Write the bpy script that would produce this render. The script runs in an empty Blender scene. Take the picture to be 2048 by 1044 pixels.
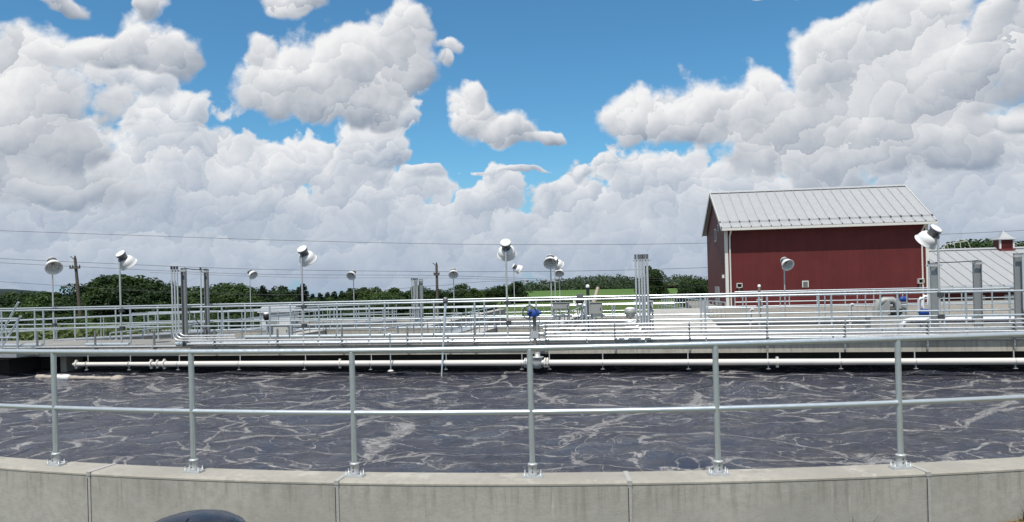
import bpy, math, random
import numpy as np
from mathutils import Vector, Matrix, Quaternion

random.seed(11); RNG = np.random.default_rng(11)
scene = bpy.context.scene
col = scene.collection
R_ = math.radians

# ------------------------------------------------------------------ camera
F_PX, EYE, ROLL = 1500.0, 1.66, 0.026
PCX, PCY = 1024.0, 555.0
cam_d = bpy.data.cameras.new('camera'); cam = bpy.data.objects.new('camera', cam_d); col.objects.link(cam)
cam_d.sensor_width = 36.0; cam_d.lens = 36.0 * F_PX / 2048.0
cam_d.shift_y = (PCY - 522.0) / 2048.0
cam_d.clip_start = 0.1; cam_d.clip_end = 20000
cam.matrix_world = Matrix.Translation((0, 0, EYE)) @ Matrix.Rotation(R_(90), 4, 'X') @ Matrix.Rotation(-ROLL, 4, 'Z')
scene.camera = cam
scene.render.resolution_x = 1024; scene.render.resolution_y = 522

# ------------------------------------------------------------------ view + render settings
vs = scene.view_settings
vs.view_transform = 'Standard'; vs.look = 'None'; vs.exposure = 0.0; vs.gamma = 1.0; vs.use_curve_mapping = False
scene.render.engine = 'CYCLES'
scene.cycles.use_denoising = True
scene.cycles.max_bounces = 5; scene.cycles.diffuse_bounces = 2; scene.cycles.glossy_bounces = 3
scene.cycles.transmission_bounces = 4; scene.cycles.transparent_max_bounces = 6
scene.cycles.sample_clamp_indirect = 4.0
scene.cycles.use_adaptive_sampling = True

SUN_EL, SUN_AZ = 64.0, 200.0          # azimuth clockwise from +Y (the view direction): behind the viewer, to the left
sd = Vector((math.cos(R_(SUN_EL)) * math.sin(R_(SUN_AZ)), math.cos(R_(SUN_EL)) * math.cos(R_(SUN_AZ)), math.sin(R_(SUN_EL))))
sun_d = bpy.data.lights.new('sun', 'SUN'); sun_d.energy = 5.0; sun_d.angle = R_(0.53); sun_d.color = (1.0, 0.955, 0.885)
sun = bpy.data.objects.new('sun', sun_d); col.objects.link(sun)
sun.rotation_euler = sd.to_track_quat('Z', 'Y').to_euler(); sun.location = (0, -20, 60)

# pixel of the photograph -> horizontal / vertical slope of the sight line
def ab(px, py):
    u, v = px - PCX, py - PCY
    c, s = math.cos(ROLL), math.sin(ROLL)
    return (u * c - v * s), (u * s + v * c)
def at(px, py, Y):
    a, b = ab(px, py)
    return Vector((a / F_PX * Y, Y, EYE - b / F_PX * Y))
def azel(px, py):
    a, b = ab(px, py)
    return math.atan2(a, F_PX), math.atan2(-b, math.hypot(F_PX, a))

# ------------------------------------------------------------------ node helpers
class NT:
    def __init__(s, tree): s.t = tree; s.n = tree.nodes; s.l = tree.links
    def node(s, kind, **kw):
        nd = s.n.new(kind)
        for k, v in kw.items(): setattr(nd, k, v)
        return nd
    def put(s, sock, v):
        if v is None: return
        if isinstance(v, bpy.types.NodeSocket): s.l.new(v, sock)
        else:
            if hasattr(sock.default_value, '__len__') and not hasattr(v, '__len__'): v = [v] * len(sock.default_value)
            if hasattr(v, '__len__') and len(v) == 3 and len(sock.default_value) == 4: v = (*v, 1)
            sock.default_value = v
    def m(s, op, a, b=None, c=None, clamp=False):
        nd = s.node('ShaderNodeMath', operation=op, use_clamp=clamp)
        for i, v in enumerate((a, b, c)):
            if v is not None: s.put(nd.inputs[i], v)
        return nd.outputs[0]
    def v(s, op, a, b=None, scale=None):
        nd = s.node('ShaderNodeVectorMath', operation=op)
        s.put(nd.inputs[0], a)
        if b is not None: s.put(nd.inputs[1], b)
        if scale is not None: s.put(nd.inputs['Scale'], scale)
        return nd.outputs['Value'] if op in ('LENGTH', 'DOT_PRODUCT', 'DISTANCE') else nd.outputs[0]
    def xyz(s, v):
        nd = s.node('ShaderNodeSeparateXYZ'); s.put(nd.inputs[0], v); return nd.outputs
    def comb(s, x, y, z):
        nd = s.node('ShaderNodeCombineXYZ')
        for i, q in enumerate((x, y, z)): s.put(nd.inputs[i], q)
        return nd.outputs[0]
    def noise(s, vec, scale, detail=3, rough=0.5, dist=0.0, out=0):
        nd = s.node('ShaderNodeTexNoise')
        if vec is not None: s.put(nd.inputs['Vector'], vec)
        s.put(nd.inputs['Scale'], scale); s.put(nd.inputs['Detail'], detail); s.put(nd.inputs['Roughness'], rough); s.put(nd.inputs['Distortion'], dist)
        return nd.outputs[out]
    def voro(s, vec, scale, feature='F1', detail=0, rough=0.5, lac=2.0, rand=1.0, smooth=None):
        nd = s.node('ShaderNodeTexVoronoi', feature=feature)
        if vec is not None: s.put(nd.inputs['Vector'], vec)
        s.put(nd.inputs['Scale'], scale); s.put(nd.inputs['Randomness'], rand)
        if 'Detail' in nd.inputs: s.put(nd.inputs['Detail'], detail); s.put(nd.inputs['Roughness'], rough); s.put(nd.inputs['Lacunarity'], lac)
        if smooth is not None: s.put(nd.inputs['Smoothness'], smooth)
        return nd.outputs['Distance']
    def ramp(s, fac, lo, hi, a=0.0, b=1.0, smooth=True):
        nd = s.node('ShaderNodeMapRange', interpolation_type='SMOOTHSTEP' if smooth else 'LINEAR')
        s.put(nd.inputs['Value'], fac); s.put(nd.inputs['From Min'], lo); s.put(nd.inputs['From Max'], hi)
        s.put(nd.inputs['To Min'], a); s.put(nd.inputs['To Max'], b)
        return nd.outputs['Result']
    def mix(s, fac, a, b, blend='MIX'):
        nd = s.node('ShaderNodeMix', data_type='RGBA', blend_type=blend)
        s.put(nd.inputs['Factor'], fac); s.put(nd.inputs['A'], a); s.put(nd.inputs['B'], b)
        for i in nd.inputs:
            pass
        return nd.outputs['Result']
def _mixfix():
    # ShaderNodeMix carries several sockets of the same name; use the colour ones
    def mix(s, fac, a, b, blend='MIX'):
        nd = s.node('ShaderNodeMix', data_type='RGBA', blend_type=blend)
        s.put(nd.inputs[0], fac); s.put(nd.inputs[6], a); s.put(nd.inputs[7], b)
        return nd.outputs[2]
    NT.mix = mix
_mixfix()

# ------------------------------------------------------------------ world: blue sky with cumulus
world = bpy.data.worlds.new('World'); scene.world = world; world.use_nodes = True
def cloud_group(name, blobs, generic, vscale, amp_v, amp_n, bias):
    g = bpy.data.node_groups.new(name, 'ShaderNodeTree')
    g.interface.new_socket('P', in_out='INPUT', socket_type='NodeSocketVector')
    g.interface.new_socket('F', in_out='OUTPUT', socket_type='NodeSocketFloat')
    g.interface.new_socket('S', in_out='OUTPUT', socket_type='NodeSocketFloat')
    k = NT(g); gi = k.node('NodeGroupInput'); go = k.node('NodeGroupOutput')
    P = gi.outputs[0]
    x, y, z = k.xyz(P)
    # flat cloud coordinates that close on themselves all the way round the horizon
    q = k.comb(k.m('SINE', x), k.m('ADD', y, k.m('MULTIPLY', k.m('SUBTRACT', 1.0, k.m('COSINE', x)), 0.35)), 0.0)
    def n2(vec, scale, detail, rough, out=0):
        nd = k.node('ShaderNodeTexNoise', noise_dimensions='2D'); k.put(nd.inputs['Vector'], vec); nd.inputs['Scale'].default_value = scale
        nd.inputs['Detail'].default_value = detail; nd.inputs['Roughness'].default_value = rough; return nd.outputs[out]
    wn = n2(q, 10.0, 3, 0.55, 1)
    w = k.v('SCALE', k.v('SUBTRACT', wn, (0.5, 0.5, 0.5)), scale=0.06)
    P2 = k.v('ADD', P, w)
    acc = -1.0; num = None; den = None
    for cx, cy, rx, ry in blobs:
        az, el = azel(cx, cy)
        d = k.v('MULTIPLY', k.v('SUBTRACT', P2, (az, el, 0)), (F_PX / rx, F_PX / ry, 0))
        f = k.m('SUBTRACT', 1.0, k.v('LENGTH', d))
        w_ = k.m('MAXIMUM', f, 0.0); w_ = k.m('MULTIPLY', w_, w_)
        hgt = k.v('DOT_PRODUCT', d, (-0.35, 1.0, 0.0))
        if num is None: acc, num, den = f, k.m('MULTIPLY', w_, hgt), k.m('ADD', w_, 0.004)
        else:
            acc = k.m('SMOOTH_MAX', acc, f, 0.10); num = k.m('MULTIPLY_ADD', w_, hgt, num); den = k.m('ADD', den, w_)
    lob = k.m('DIVIDE', num, den)
    # beyond the part of the sky described above the same kind of cloud goes on at random
    gm = k.m('MAXIMUM', k.ramp(k.m('ABSOLUTE', x), 0.62, 0.80), k.ramp(y, 0.36, 0.46))
    gn = k.m('MULTIPLY', k.m('SUBTRACT', n2(q, generic, 2, 0.5), 0.49), 5.0)
    gn = k.m('SUBTRACT', gn, k.m('MULTIPLY', k.m('SUBTRACT', 1.0, gm), 2.0))
    acc = k.m('MAXIMUM', acc, gn)
    def puffs(scale):
        vn = k.node('ShaderNodeTexVoronoi', voronoi_dimensions='2D', feature='F1'); k.put(vn.inputs['Vector'], P3); vn.inputs['Scale'].default_value = scale
        h_ = k.m('MULTIPLY', k.v('DOT_PRODUCT', k.v('SUBTRACT', P3, vn.outputs['Position']), (-0.4, 1.0, 0.0)), scale)
        return vn.outputs['Distance'], h_
    P3 = k.v('ADD', P2, k.v('SCALE', k.v('SUBTRACT', n2(q, 34.0, 4, 0.6, 1), (0.5, 0.5, 0.5)), scale=0.034))
    d1, h1 = puffs(vscale); d2, h2 = puffs(vscale * 2.7)
    nz = n2(q, 15.0, 7, 0.60)
    F = k.m('ADD', acc, k.m('MULTIPLY', k.m('SUBTRACT', 0.40, d1), amp_v))
    F = k.m('ADD', F, k.m('MULTIPLY', k.m('SUBTRACT', 0.40, d2), amp_v * 0.45))
    F = k.m('ADD', F, k.m('MULTIPLY', k.m('SUBTRACT', nz, 0.5), amp_n))
    F = k.m('ADD', F, bias)
    k.l.new(F, go.inputs[0])
    S = k.m('ADD', k.m('MULTIPLY', lob, 0.62), k.m('MULTIPLY', h1, 0.27))
    S = k.m('ADD', S, k.m('MULTIPLY', h2, 0.16))
    S = k.m('ADD', S, k.m('MULTIPLY', k.m('SUBTRACT', nz, 0.5), 0.55))
    S = k.m('ADD', S, k.ramp(F, 0.0, 0.42, 0.16, 0.0))
    k.l.new(S, go.inputs[1])
    return g
BACK = [(-150, 400, 320, 150), (120, 410, 350, 120), (415, 320, 110, 110), (330, 270, 85, 120), (240, 152, 70, 30), (300, 152, 50, 36), (375, 225, 80, 55), (330, 370, 260, 130),
        (490, 415, 230, 110), (570, 350, 80, 55), (655, 345, 125, 95), (745, 290, 105, 90), (805, 230, 48, 36), (690, 430, 280, 110), (770, 360, 42, 28), (842, 350, 40, 24), (790, 400, 110, 60),
        (975, 400, 90, 62), (985, 352, 30, 24), (900, 470, 360, 90), (1150, 420, 150, 70), (1160, 350, 28, 18), (1110, 380, 50, 30), (1300, 370, 170, 85), (1225, 335, 60, 36), (1400, 400, 200, 80), (1200, 490, 460, 90), (1600, 420, 360, 110),
        (1930, 330, 180, 95), (2060, 320, 80, 60), (1990, 420, 230, 110), (300, 510, 800, 90), (900, 520, 700, 80), (1500, 520, 800, 90), (2250, 420, 280, 140), (1000, 343, 110, 7)]
FRONT = [(-60, 220, 280, 170), (70, 235, 150, 110), (40, 110, 100, 75), (60, 370, 210, 60), (205, 88, 82, 42), (285, 75, 72, 45), (345, 102, 58, 40), (300, 8, 34, 26), (100, 0, 46, 18),
         (590, 2, 105, 34), (545, 175, 85, 68), (520, 110, 52, 46), (630, 165, 130, 80), (730, 135, 165, 110), (815, 60, 78, 90), (835, 150, 60, 60), (680, 215, 150, 42),
         (940, 225, 84, 66), (950, 178, 40, 32), (1015, 262, 70, 38), (1085, 268, 46, 22), (900, 105, 40, 20), (890, 130, 30, 20),
         (1300, 245, 100, 78), (1390, 225, 120, 78), (1490, 205, 100, 66), (1560, 240, 190, 100), (1650, 130, 90, 110), (1730, 90, 120, 85), (1820, 60, 110, 66), (1830, 170, 230, 125),
         (1700, 270, 260, 110), (1980, 115, 120, 80), (2090, 60, 130, 100), (1850, 300, 190, 70), (2030, 232, 60, 26), (2000, 30, 55, 40), (1560, 0, 50, 8)]
gB = cloud_group('cloud_back', BACK, 3.0, 19.0, 0.60, 0.55, -0.04)
gF = cloud_group('cloud_front', FRONT, 2.2, 12.0, 0.50, 0.80, -0.06)
k = NT(world.node_tree); k.n.clear()
wo = k.node('ShaderNodeOutputWorld'); bg = k.node('ShaderNodeBackground'); tc = k.node('ShaderNodeTexCoord')
sky = k.node('ShaderNodeTexSky', sky_type='NISHITA', sun_disc=False, sun_elevation=R_(SUN_EL), sun_rotation=R_(SUN_AZ), altitude=100, air_density=1.0, dust_density=0.6, ozone_density=2.2)
SKY_K = 0.10
D = tc.outputs['Generated']
dx, dy, dz = k.xyz(k.v('NORMALIZE', D))
P0 = k.comb(k.m('ARCTAN2', dx, dy), k.m('ARCSINE', dz), 0.0)
el = k.xyz(P0)[1]
base = k.v('MULTIPLY', sky.outputs[0], (SKY_K * 0.60, SKY_K * 1.10, SKY_K * 1.28))
base = k.mix(k.ramp(el, 0.17, -0.02, 0.0, 0.7), base, (0.36, 0.49, 0.68))
def layer(g, under, lo, hi, bright, dark, lift):
    nd = k.node('ShaderNodeGroup'); nd.node_tree = g; k.put(nd.inputs[0], P0)
    al = k.ramp(nd.outputs[0], lo, hi)
    L = k.m('ADD', nd.outputs[1], lift)
    L = k.m('MAXIMUM', k.m('MINIMUM', L, 1.0), 0.0)
    c = k.mix(L, dark, bright)
    c = k.mix(k.ramp(el, 0.17, -0.01, 0.0, 0.66), c, (0.40, 0.485, 0.61))
    return k.mix(al, under, c)
c1 = layer(gB, base, 0.0, 0.20, (0.86, 0.87, 0.885), (0.30, 0.375, 0.49), 0.52)
c2 = layer(gF, c1, 0.0, 0.30, (0.90, 0.90, 0.905), (0.26, 0.315, 0.40), 0.57)
k.put(bg.inputs['Color'], c2); bg.inputs['Strength'].default_value = 1.0
k.l.new(bg.outputs[0], wo.inputs[0])
world.cycles.sampling_method = 'NONE'

# ------------------------------------------------------------------ materials
MAT = {}
def material(name):
    m = bpy.data.materials.new(name); m.use_nodes = True
    kk = NT(m.node_tree); b = kk.n['Principled BSDF']; MAT[name] = m
    return kk, b
def metal(name, c, metallic, rough, var=0.12, scale=9.0, bump=0.0):
    kk, b = material(name); t = kk.node('ShaderNodeTexCoord').outputs['Object']
    n = kk.noise(t, scale, 5, 0.6)
    lo = tuple(x * (1 - var) for x in c); hi = tuple(min(1, x * (1 + var)) for x in c)
    kk.put(b.inputs['Base Color'], kk.mix(n, lo, hi)); b.inputs['Metallic'].default_value = metallic
    kk.put(b.inputs['Roughness'], kk.ramp(kk.noise(t, scale * 2.3, 4, 0.6), 0.3, 0.7, rough * 0.85, min(1, rough * 1.2)))
    if bump:
        bp = kk.node('ShaderNodeBump'); bp.inputs['Strength'].default_value = bump; bp.inputs['Distance'].default_value = 0.01
        kk.put(bp.inputs['Height'], n); kk.l.new(bp.outputs[0], b.inputs['Normal'])
    return MAT[name]
metal('aluminium', (0.56, 0.61, 0.635), 0.72, 0.34, 0.08, 14)
metal('galvanised', (0.44, 0.46, 0.47), 0.40, 0.55, 0.15, 30)
metal('conduit', (0.66, 0.67, 0.68), 0.70, 0.38, 0.08, 10)
metal('strut', (0.29, 0.305, 0.31), 0.55, 0.5, 0.2, 20)
metal('pipe_paint', (0.60, 0.57, 0.53), 0.0, 0.5, 0.10, 3)
metal('fitting', (0.42, 0.43, 0.43), 0.3, 0.5, 0.2, 20)
metal('dark_metal', (0.055, 0.057, 0.06), 0.2, 0.5, 0.2, 10)
metal('blue_paint', (0.012, 0.06, 0.28), 0.0, 0.4, 0.1, 12)
metal('grey_box', (0.26, 0.27, 0.26), 0.0, 0.5, 0.12, 6)
metal('pale_box', (0.48, 0.48, 0.45), 0.0, 0.5, 0.08, 6)
metal('lamp_white', (0.66, 0.66, 0.65), 0.0, 0.35, 0.06, 10)
metal('lamp_can', (0.15, 0.155, 0.165), 0.35, 0.45, 0.15, 14)
metal('lamp_glass', (0.45, 0.42, 0.36), 0.2, 0.2, 0.1, 10)
metal('stem', (0.22, 0.20, 0.17), 0.4, 0.55, 0.3, 25)
metal('rubber', (0.012, 0.012, 0.013), 0.0, 0.6, 0.2, 20)
metal('bin_plastic', (0.012, 0.016, 0.028), 0.0, 0.28, 0.2, 4)
metal('roof_metal', (0.36, 0.37, 0.38), 0.25, 0.55, 0.06, 2.2)
metal('seam_metal', (0.33, 0.34, 0.35), 0.25, 0.55, 0.06, 4)
metal('trim', (0.60, 0.59, 0.55), 0.0, 0.5, 0.06, 2)
metal('wood_pole', (0.085, 0.070, 0.058), 0.0, 0.85, 0.3, 12)
metal('wire', (0.05, 0.05, 0.055), 0.2, 0.5, 0.1, 5)
metal('bark', (0.07, 0.055, 0.042), 0.0, 0.9, 0.35, 5)
metal('sealant', (0.34, 0.335, 0.32), 0.0, 0.7, 0.2, 25, 0.3)
metal('float', (0.34, 0.30, 0.26), 0.0, 0.8, 0.4, 12, 0.5)
metal('grating', (0.30, 0.32, 0.34), 0.3, 0.6, 0.15, 10)
metal('pump_paint', (0.28, 0.29, 0.28), 0.1, 0.5, 0.15, 8)
metal('shed_white', (0.62, 0.62, 0.60), 0.0, 0.6, 0.08, 2)
metal('orange_arm', (0.55, 0.45, 0.33), 0.0, 0.5, 0.1, 5)

def siding(name, c):
    kk, b = material(name); t = kk.node('ShaderNodeTexCoord').outputs['Object']
    n = kk.noise(t, 0.9, 5, 0.6); n2 = kk.noise(kk.v('MULTIPLY', t, (6.0, 6.0, 0.35)), 1.0, 3, 0.5)
    cc = kk.mix(kk.ramp(n, 0.3, 0.7), tuple(x * 0.88 for x in c), tuple(x * 1.1 for x in c))
    cc = kk.mix(kk.ramp(n2, 0.35, 0.75, 0.0, 0.22), cc, tuple(x * 1.25 + 0.01 for x in c))
    kk.put(b.inputs['Base Color'], cc); b.inputs['Roughness'].default_value = 0.55; b.inputs['Specular IOR Level'].default_value = 0.22
    wv = kk.node('ShaderNodeTexWave', wave_type='BANDS', bands_direction='Z'); kk.put(wv.inputs['Vector'], t); wv.inputs['Scale'].default_value = 1.6; wv.inputs['Distortion'].default_value = 0.2
    bp = kk.node('ShaderNodeBump'); bp.inputs['Strength'].default_value = 0.03; bp.inputs['Distance'].default_value = 0.02
    kk.put(bp.inputs['Height'], wv.outputs['Fac']); kk.l.new(bp.outputs[0], b.inputs['Normal'])
siding('red_siding', (0.102, 0.019, 0.019))

def concrete(name, c, streak=0.0, dark=(0.10, 0.095, 0.085), rough=0.85):
    kk, b = material(name); t = kk.node('ShaderNodeTexCoord').outputs['Object']
    n1 = kk.noise(t, 0.9, 6, 0.62); n2 = kk.noise(t, 14.0, 6, 0.65); n3 = kk.noise(t, 95.0, 3, 0.6)
    cc = kk.mix(kk.ramp(n1, 0.3, 0.72), tuple(x * 0.80 for x in c), tuple(x * 1.14 for x in c))
    cc = kk.mix(kk.ramp(n2, 0.35, 0.72, 0.0, 0.62), cc, tuple(x * 0.78 for x in c))
    cc = kk.mix(kk.ramp(n3, 0.55, 0.72, 0.0, 0.35), cc, tuple(x * 1.25 for x in c))
    pit = kk.ramp(kk.voro(t, 22.0), 0.06, 0.035); pit = kk.m('MULTIPLY', pit, kk.ramp(kk.noise(t, 3.0, 2), 0.55, 0.62))
    cc = kk.mix(kk.m('MULTIPLY', pit, 0.75), cc, dark)
    if streak:
        x, y, z = kk.xyz(t)
        along = kk.comb(kk.m('ADD', x, kk.m('MULTIPLY', y, 0.35)), 0.0, kk.m('MULTIPLY', z, 0.07))
        s1 = kk.noise(along, 11.0, 4, 0.65); s2 = kk.noise(along, 38.0, 3, 0.6)
        runl = kk.m('MULTIPLY', kk.noise(kk.comb(x, 0.0, 0.0), 3.2, 4, 0.7), 1.0)
        top = kk.ramp(kk.m('ADD', z, kk.m('SUBTRACT', kk.m('MULTIPLY', runl, 1.1), 0.32)), -0.12, 0.16)
        m1 = kk.m('MULTIPLY', kk.ramp(s1, 0.46, 0.66), top)
        m2 = kk.m('MULTIPLY', kk.ramp(s2, 0.53, 0.68), kk.ramp(top, 0.0, 1.0, 0.25, 1.0))
        cc = kk.mix(kk.m('MULTIPLY', m1, streak), cc, dark)
        cc = kk.mix(kk.m('MULTIPLY', m2, streak * 0.55), cc, tuple(x * 1.3 for x in dark))
        ef = kk.m('MULTIPLY', kk.ramp(kk.noise(along, 21.0, 3, 0.6), 0.62, 0.74), top)
        cc = kk.mix(kk.m('MULTIPLY', ef, 0.35), cc, (0.60, 0.59, 0.54))
    if not streak:
        cc = kk.mix(kk.m('MULTIPLY', kk.ramp(kk.noise(kk.v('ADD', t, (9, 3, 1)), 2.3, 6, 0.7), 0.56, 0.64), 0.45), cc, tuple(min(1, x * 1.45) for x in c))
        cc = kk.mix(kk.m('MULTIPLY', kk.ramp(kk.noise(kk.v('ADD', t, (2, 8, 5)), 3.1, 6, 0.72), 0.57, 0.66), 0.5), cc, tuple(x * 0.62 for x in c))
    kk.put(b.inputs['Base Color'], cc); b.inputs['Roughness'].default_value = rough
    bp = kk.node('ShaderNodeBump'); bp.inputs['Strength'].default_value = 0.35; bp.inputs['Distance'].default_value = 0.01
    kk.put(bp.inputs['Height'], kk.m('ADD', n2, kk.m('MULTIPLY', n3, 0.5))); kk.l.new(bp.outputs[0], b.inputs['Normal'])
concrete('wall_concrete', (0.335, 0.325, 0.295), 0.55, (0.17, 0.158, 0.132))
concrete('cap_concrete', (0.315, 0.298, 0.262), 0.0, (0.2, 0.18, 0.15))
concrete('front_deck', (0.22, 0.215, 0.20), 0.0)
concrete('deck_concrete', (0.36, 0.35, 0.325), 0.0)
concrete('fascia_concrete', (0.40, 0.375, 0.32), 0.55, (0.13, 0.12, 0.10))
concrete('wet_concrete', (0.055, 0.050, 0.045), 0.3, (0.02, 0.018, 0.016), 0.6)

def foliage(name, lo, hi):
    kk, b = material(name); t = kk.node('ShaderNodeTexCoord').outputs['Object']
    oi = kk.node('ShaderNodeObjectInfo').outputs['Random']
    n = kk.noise(t, 0.55, 3, 0.6); n2 = kk.noise(t, 5.0, 2, 0.5)
    f = kk.m('ADD', kk.m('MULTIPLY', n, 0.5), kk.m('MULTIPLY', n2, 0.35)); f = kk.m('ADD', f, kk.m('MULTIPLY', kk.m('SUBTRACT', oi, 0.5), 0.5))
    cc = kk.mix(kk.ramp(f, 0.15, 0.75), lo, hi)
    kk.put(b.inputs['Base Color'], cc); b.inputs['Roughness'].default_value = 0.6; b.inputs['Specular IOR Level'].default_value = 0.25
    tr = kk.node('ShaderNodeBsdfTranslucent'); kk.put(tr.inputs[0], kk.mix(0.5, cc, (hi[0] * 1.6, hi[1] * 1.5, hi[2])))
    mx = kk.node('ShaderNodeMixShader'); mx.inputs[0].default_value = 0.22
    kk.l.new(b.outputs[0], mx.inputs[1]); kk.l.new(tr.outputs[0], mx.inputs[2]); kk.l.new(mx.outputs[0], kk.n['Material Output'].inputs[0])
foliage('leaf_dark', (0.014, 0.032, 0.010), (0.040, 0.078, 0.020))
foliage('leaf_mid', (0.020, 0.042, 0.011), (0.056, 0.094, 0.022))
foliage('leaf_conifer', (0.010, 0.022, 0.012), (0.022, 0.045, 0.022))
foliage('leaf_crop', (0.030, 0.055, 0.018), (0.105, 0.140, 0.050))
foliage('leaf_far', (0.020, 0.040, 0.020), (0.045, 0.075, 0.034))
foliage('far_hill', (0.014, 0.026, 0.022), (0.022, 0.038, 0.030))
foliage('straw', (0.22, 0.15, 0.06), (0.36, 0.26, 0.11))

def groundmat(name, cols, s1, s2):
    kk, b = material(name); t = kk.node('ShaderNodeTexCoord').outputs['Object']
    n = kk.noise(t, s1, 6, 0.65); n2 = kk.noise(t, s2, 5, 0.6)
    cc = kk.mix(kk.ramp(n, 0.35, 0.65), cols[0], cols[1]); cc = kk.mix(kk.ramp(n2, 0.45, 0.75, 0, 0.7), cc, cols[2])
    kk.put(b.inputs['Base Color'], cc); b.inputs['Roughness'].default_value = 0.95; b.inputs['Specular IOR Level'].default_value = 0.1
    bp = kk.node('ShaderNodeBump'); bp.inputs['Strength'].default_value = 0.6; bp.inputs['Distance'].default_value = 0.15
    kk.put(bp.inputs['Height'], n2); kk.l.new(bp.outputs[0], b.inputs['Normal'])
groundmat('grass_ground', ((0.050, 0.085, 0.022), (0.075, 0.115, 0.032), (0.10, 0.105, 0.045)), 0.05, 0.9)
groundmat('dry_ground', ((0.075, 0.080, 0.035), (0.12, 0.105, 0.055), (0.055, 0.075, 0.025)), 0.8, 7.0)
groundmat('crop_field', ((0.065, 0.125, 0.030), (0.085, 0.150, 0.040), (0.055, 0.100, 0.026)), 0.02, 0.25)
groundmat('grain_field', ((0.34, 0.27, 0.11), (0.42, 0.34, 0.15), (0.28, 0.24, 0.10)), 0.03, 0.3)
groundmat('gravel', ((0.22, 0.21, 0.19), (0.30, 0.28, 0.25), (0.16, 0.155, 0.14)), 0.4, 9.0)

# water of the aeration channel with foam streaks
kk, b = material('channel_water')
t = kk.node('ShaderNodeTexCoord').outputs['Object']
flat = kk.v('MULTIPLY', t, (1, 1, 0))
wn = kk.noise(flat, 0.5, 3, 0.5, 0.0, 1); wn2 = kk.noise(flat, 2.2, 4, 0.6, 0.0, 1)
w1 = kk.v('ADD', flat, kk.v('SCALE', kk.v('SUBTRACT', wn, (.5, .5, .5)), scale=1.6))
w1 = kk.v('ADD', w1, kk.v('SCALE', kk.v('SUBTRACT', wn2, (.5, .5, .5)), scale=0.22))
fine = kk.noise(kk.v('MULTIPLY', w1, (0.75, 1.4, 0)), 15.0, 5, 0.72)
fl = kk.noise(kk.v('MULTIPLY', w1, (0.7, 1.4, 0)), 13.0, 5, 0.75)
big = kk.noise(flat, 0.28, 4, 0.6); big2 = kk.noise(kk.v('ADD', flat, (31, 5, 0)), 0.40, 4, 0.6)
mid = kk.noise(kk.v('MULTIPLY', flat, (0.8, 1.2, 0)), 1.6, 5, 0.65)
def threads(off, scale, width, gate):
    n = kk.noise(kk.v('MULTIPLY', kk.v('ADD', w1, off), (0.70, 1.0, 0)), scale, 2.5, 0.5)
    dd = kk.m('ABSOLUTE', kk.m('SUBTRACT', n, 0.5))
    wd = kk.m('MULTIPLY', kk.ramp(gate, 0.36, 0.68, 0.12, 1.0), kk.m('MULTIPLY', width, kk.ramp(mid, 0.3, 0.7, 0.35, 1.5)))
    core = kk.m('MULTIPLY', kk.ramp(kk.m('DIVIDE', dd, wd), 0.5, 1.1, 1.0, 0.0), kk.ramp(fine, 0.38, 0.48))
    halo = kk.m('MULTIPLY', kk.ramp(kk.m('DIVIDE', dd, wd), 1.0, 4.0, 1.0, 0.0), kk.ramp(kk.m('SUBTRACT', fl, kk.ramp(kk.m('DIVIDE', dd, wd), 0.8, 4.0, 0.0, 0.13)), 0.50, 0.54))
    return kk.m('MAXIMUM', core, kk.m('MULTIPLY', halo, 0.85))
f_a = threads((0, 0, 0), 0.42, 0.0075, big)
f_b = threads((13.7, 4.2, 0), 0.80, 0.0085, big2)
f_d = threads((41.0, 23.0, 0), 1.6, 0.0075, big2)
f_a = kk.m('MAXIMUM', f_a, kk.m('MULTIPLY', f_d, 0.55))
e1 = kk.voro(kk.v('MULTIPLY', kk.v('ADD', w1, (5, 9, 0)), (0.5, 0.9, 0)), 0.62, 'DISTANCE_TO_EDGE')
wde = kk.m('MULTIPLY', kk.ramp(big, 0.62, 0.36, 0.005, 0.040), kk.ramp(mid, 0.32, 0.7, 0.3, 1.6))
f_c = kk.m('MULTIPLY', kk.ramp(kk.m('DIVIDE', e1, wde), 0.5, 1.1, 1.0, 0.0), kk.ramp(fine, 0.36, 0.52))
fleck = kk.m('MULTIPLY', kk.ramp(fl, 0.60, 0.65), kk.ramp(big2, 0.60, 0.42))
foam = kk.m('MAXIMUM', kk.m('MAXIMUM', f_a, f_b), kk.m('MAXIMUM', f_c, kk.m('MULTIPLY', fleck, 0.7)))
foam = kk.m('MINIMUM', foam, 1.0)
bub = kk.voro(flat, 40.0)
foamc = kk.mix(kk.ramp(bub, 0.1, 0.6), (0.42, 0.405, 0.40), (0.25, 0.243, 0.243))
wc = kk.mix(kk.ramp(mid, 0.35, 0.7), (0.034, 0.038, 0.058), (0.058, 0.057, 0.066))
kk.put(b.inputs['Base Color'], kk.mix(foam, wc, foamc))
kk.put(b.inputs['Roughness'], kk.m('ADD', 0.09, kk.m('MULTIPLY', foam, 0.5)))
b.inputs['IOR'].default_value = 1.333
rip = kk.noise(kk.v('MULTIPLY', w1, (0.7, 1.6, 0)), 5.0, 6, 0.66); rip2 = kk.noise(kk.v('MULTIPLY', flat, (1, 1.3, 0)), 1.3, 4, 0.55)
h = kk.m('ADD', kk.m('MULTIPLY', rip, 0.075), kk.m('MULTIPLY', rip2, 0.09)); h = kk.m('ADD', h, kk.m('MULTIPLY', kk.m('MULTIPLY', foam, fine), 0.03))
bp = kk.node('ShaderNodeBump'); bp.inputs['Strength'].default_value = 1.0; bp.inputs['Distance'].default_value = 1.0
kk.put(bp.inputs['Height'], h); kk.l.new(bp.outputs[0], b.inputs['Normal'])

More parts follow.
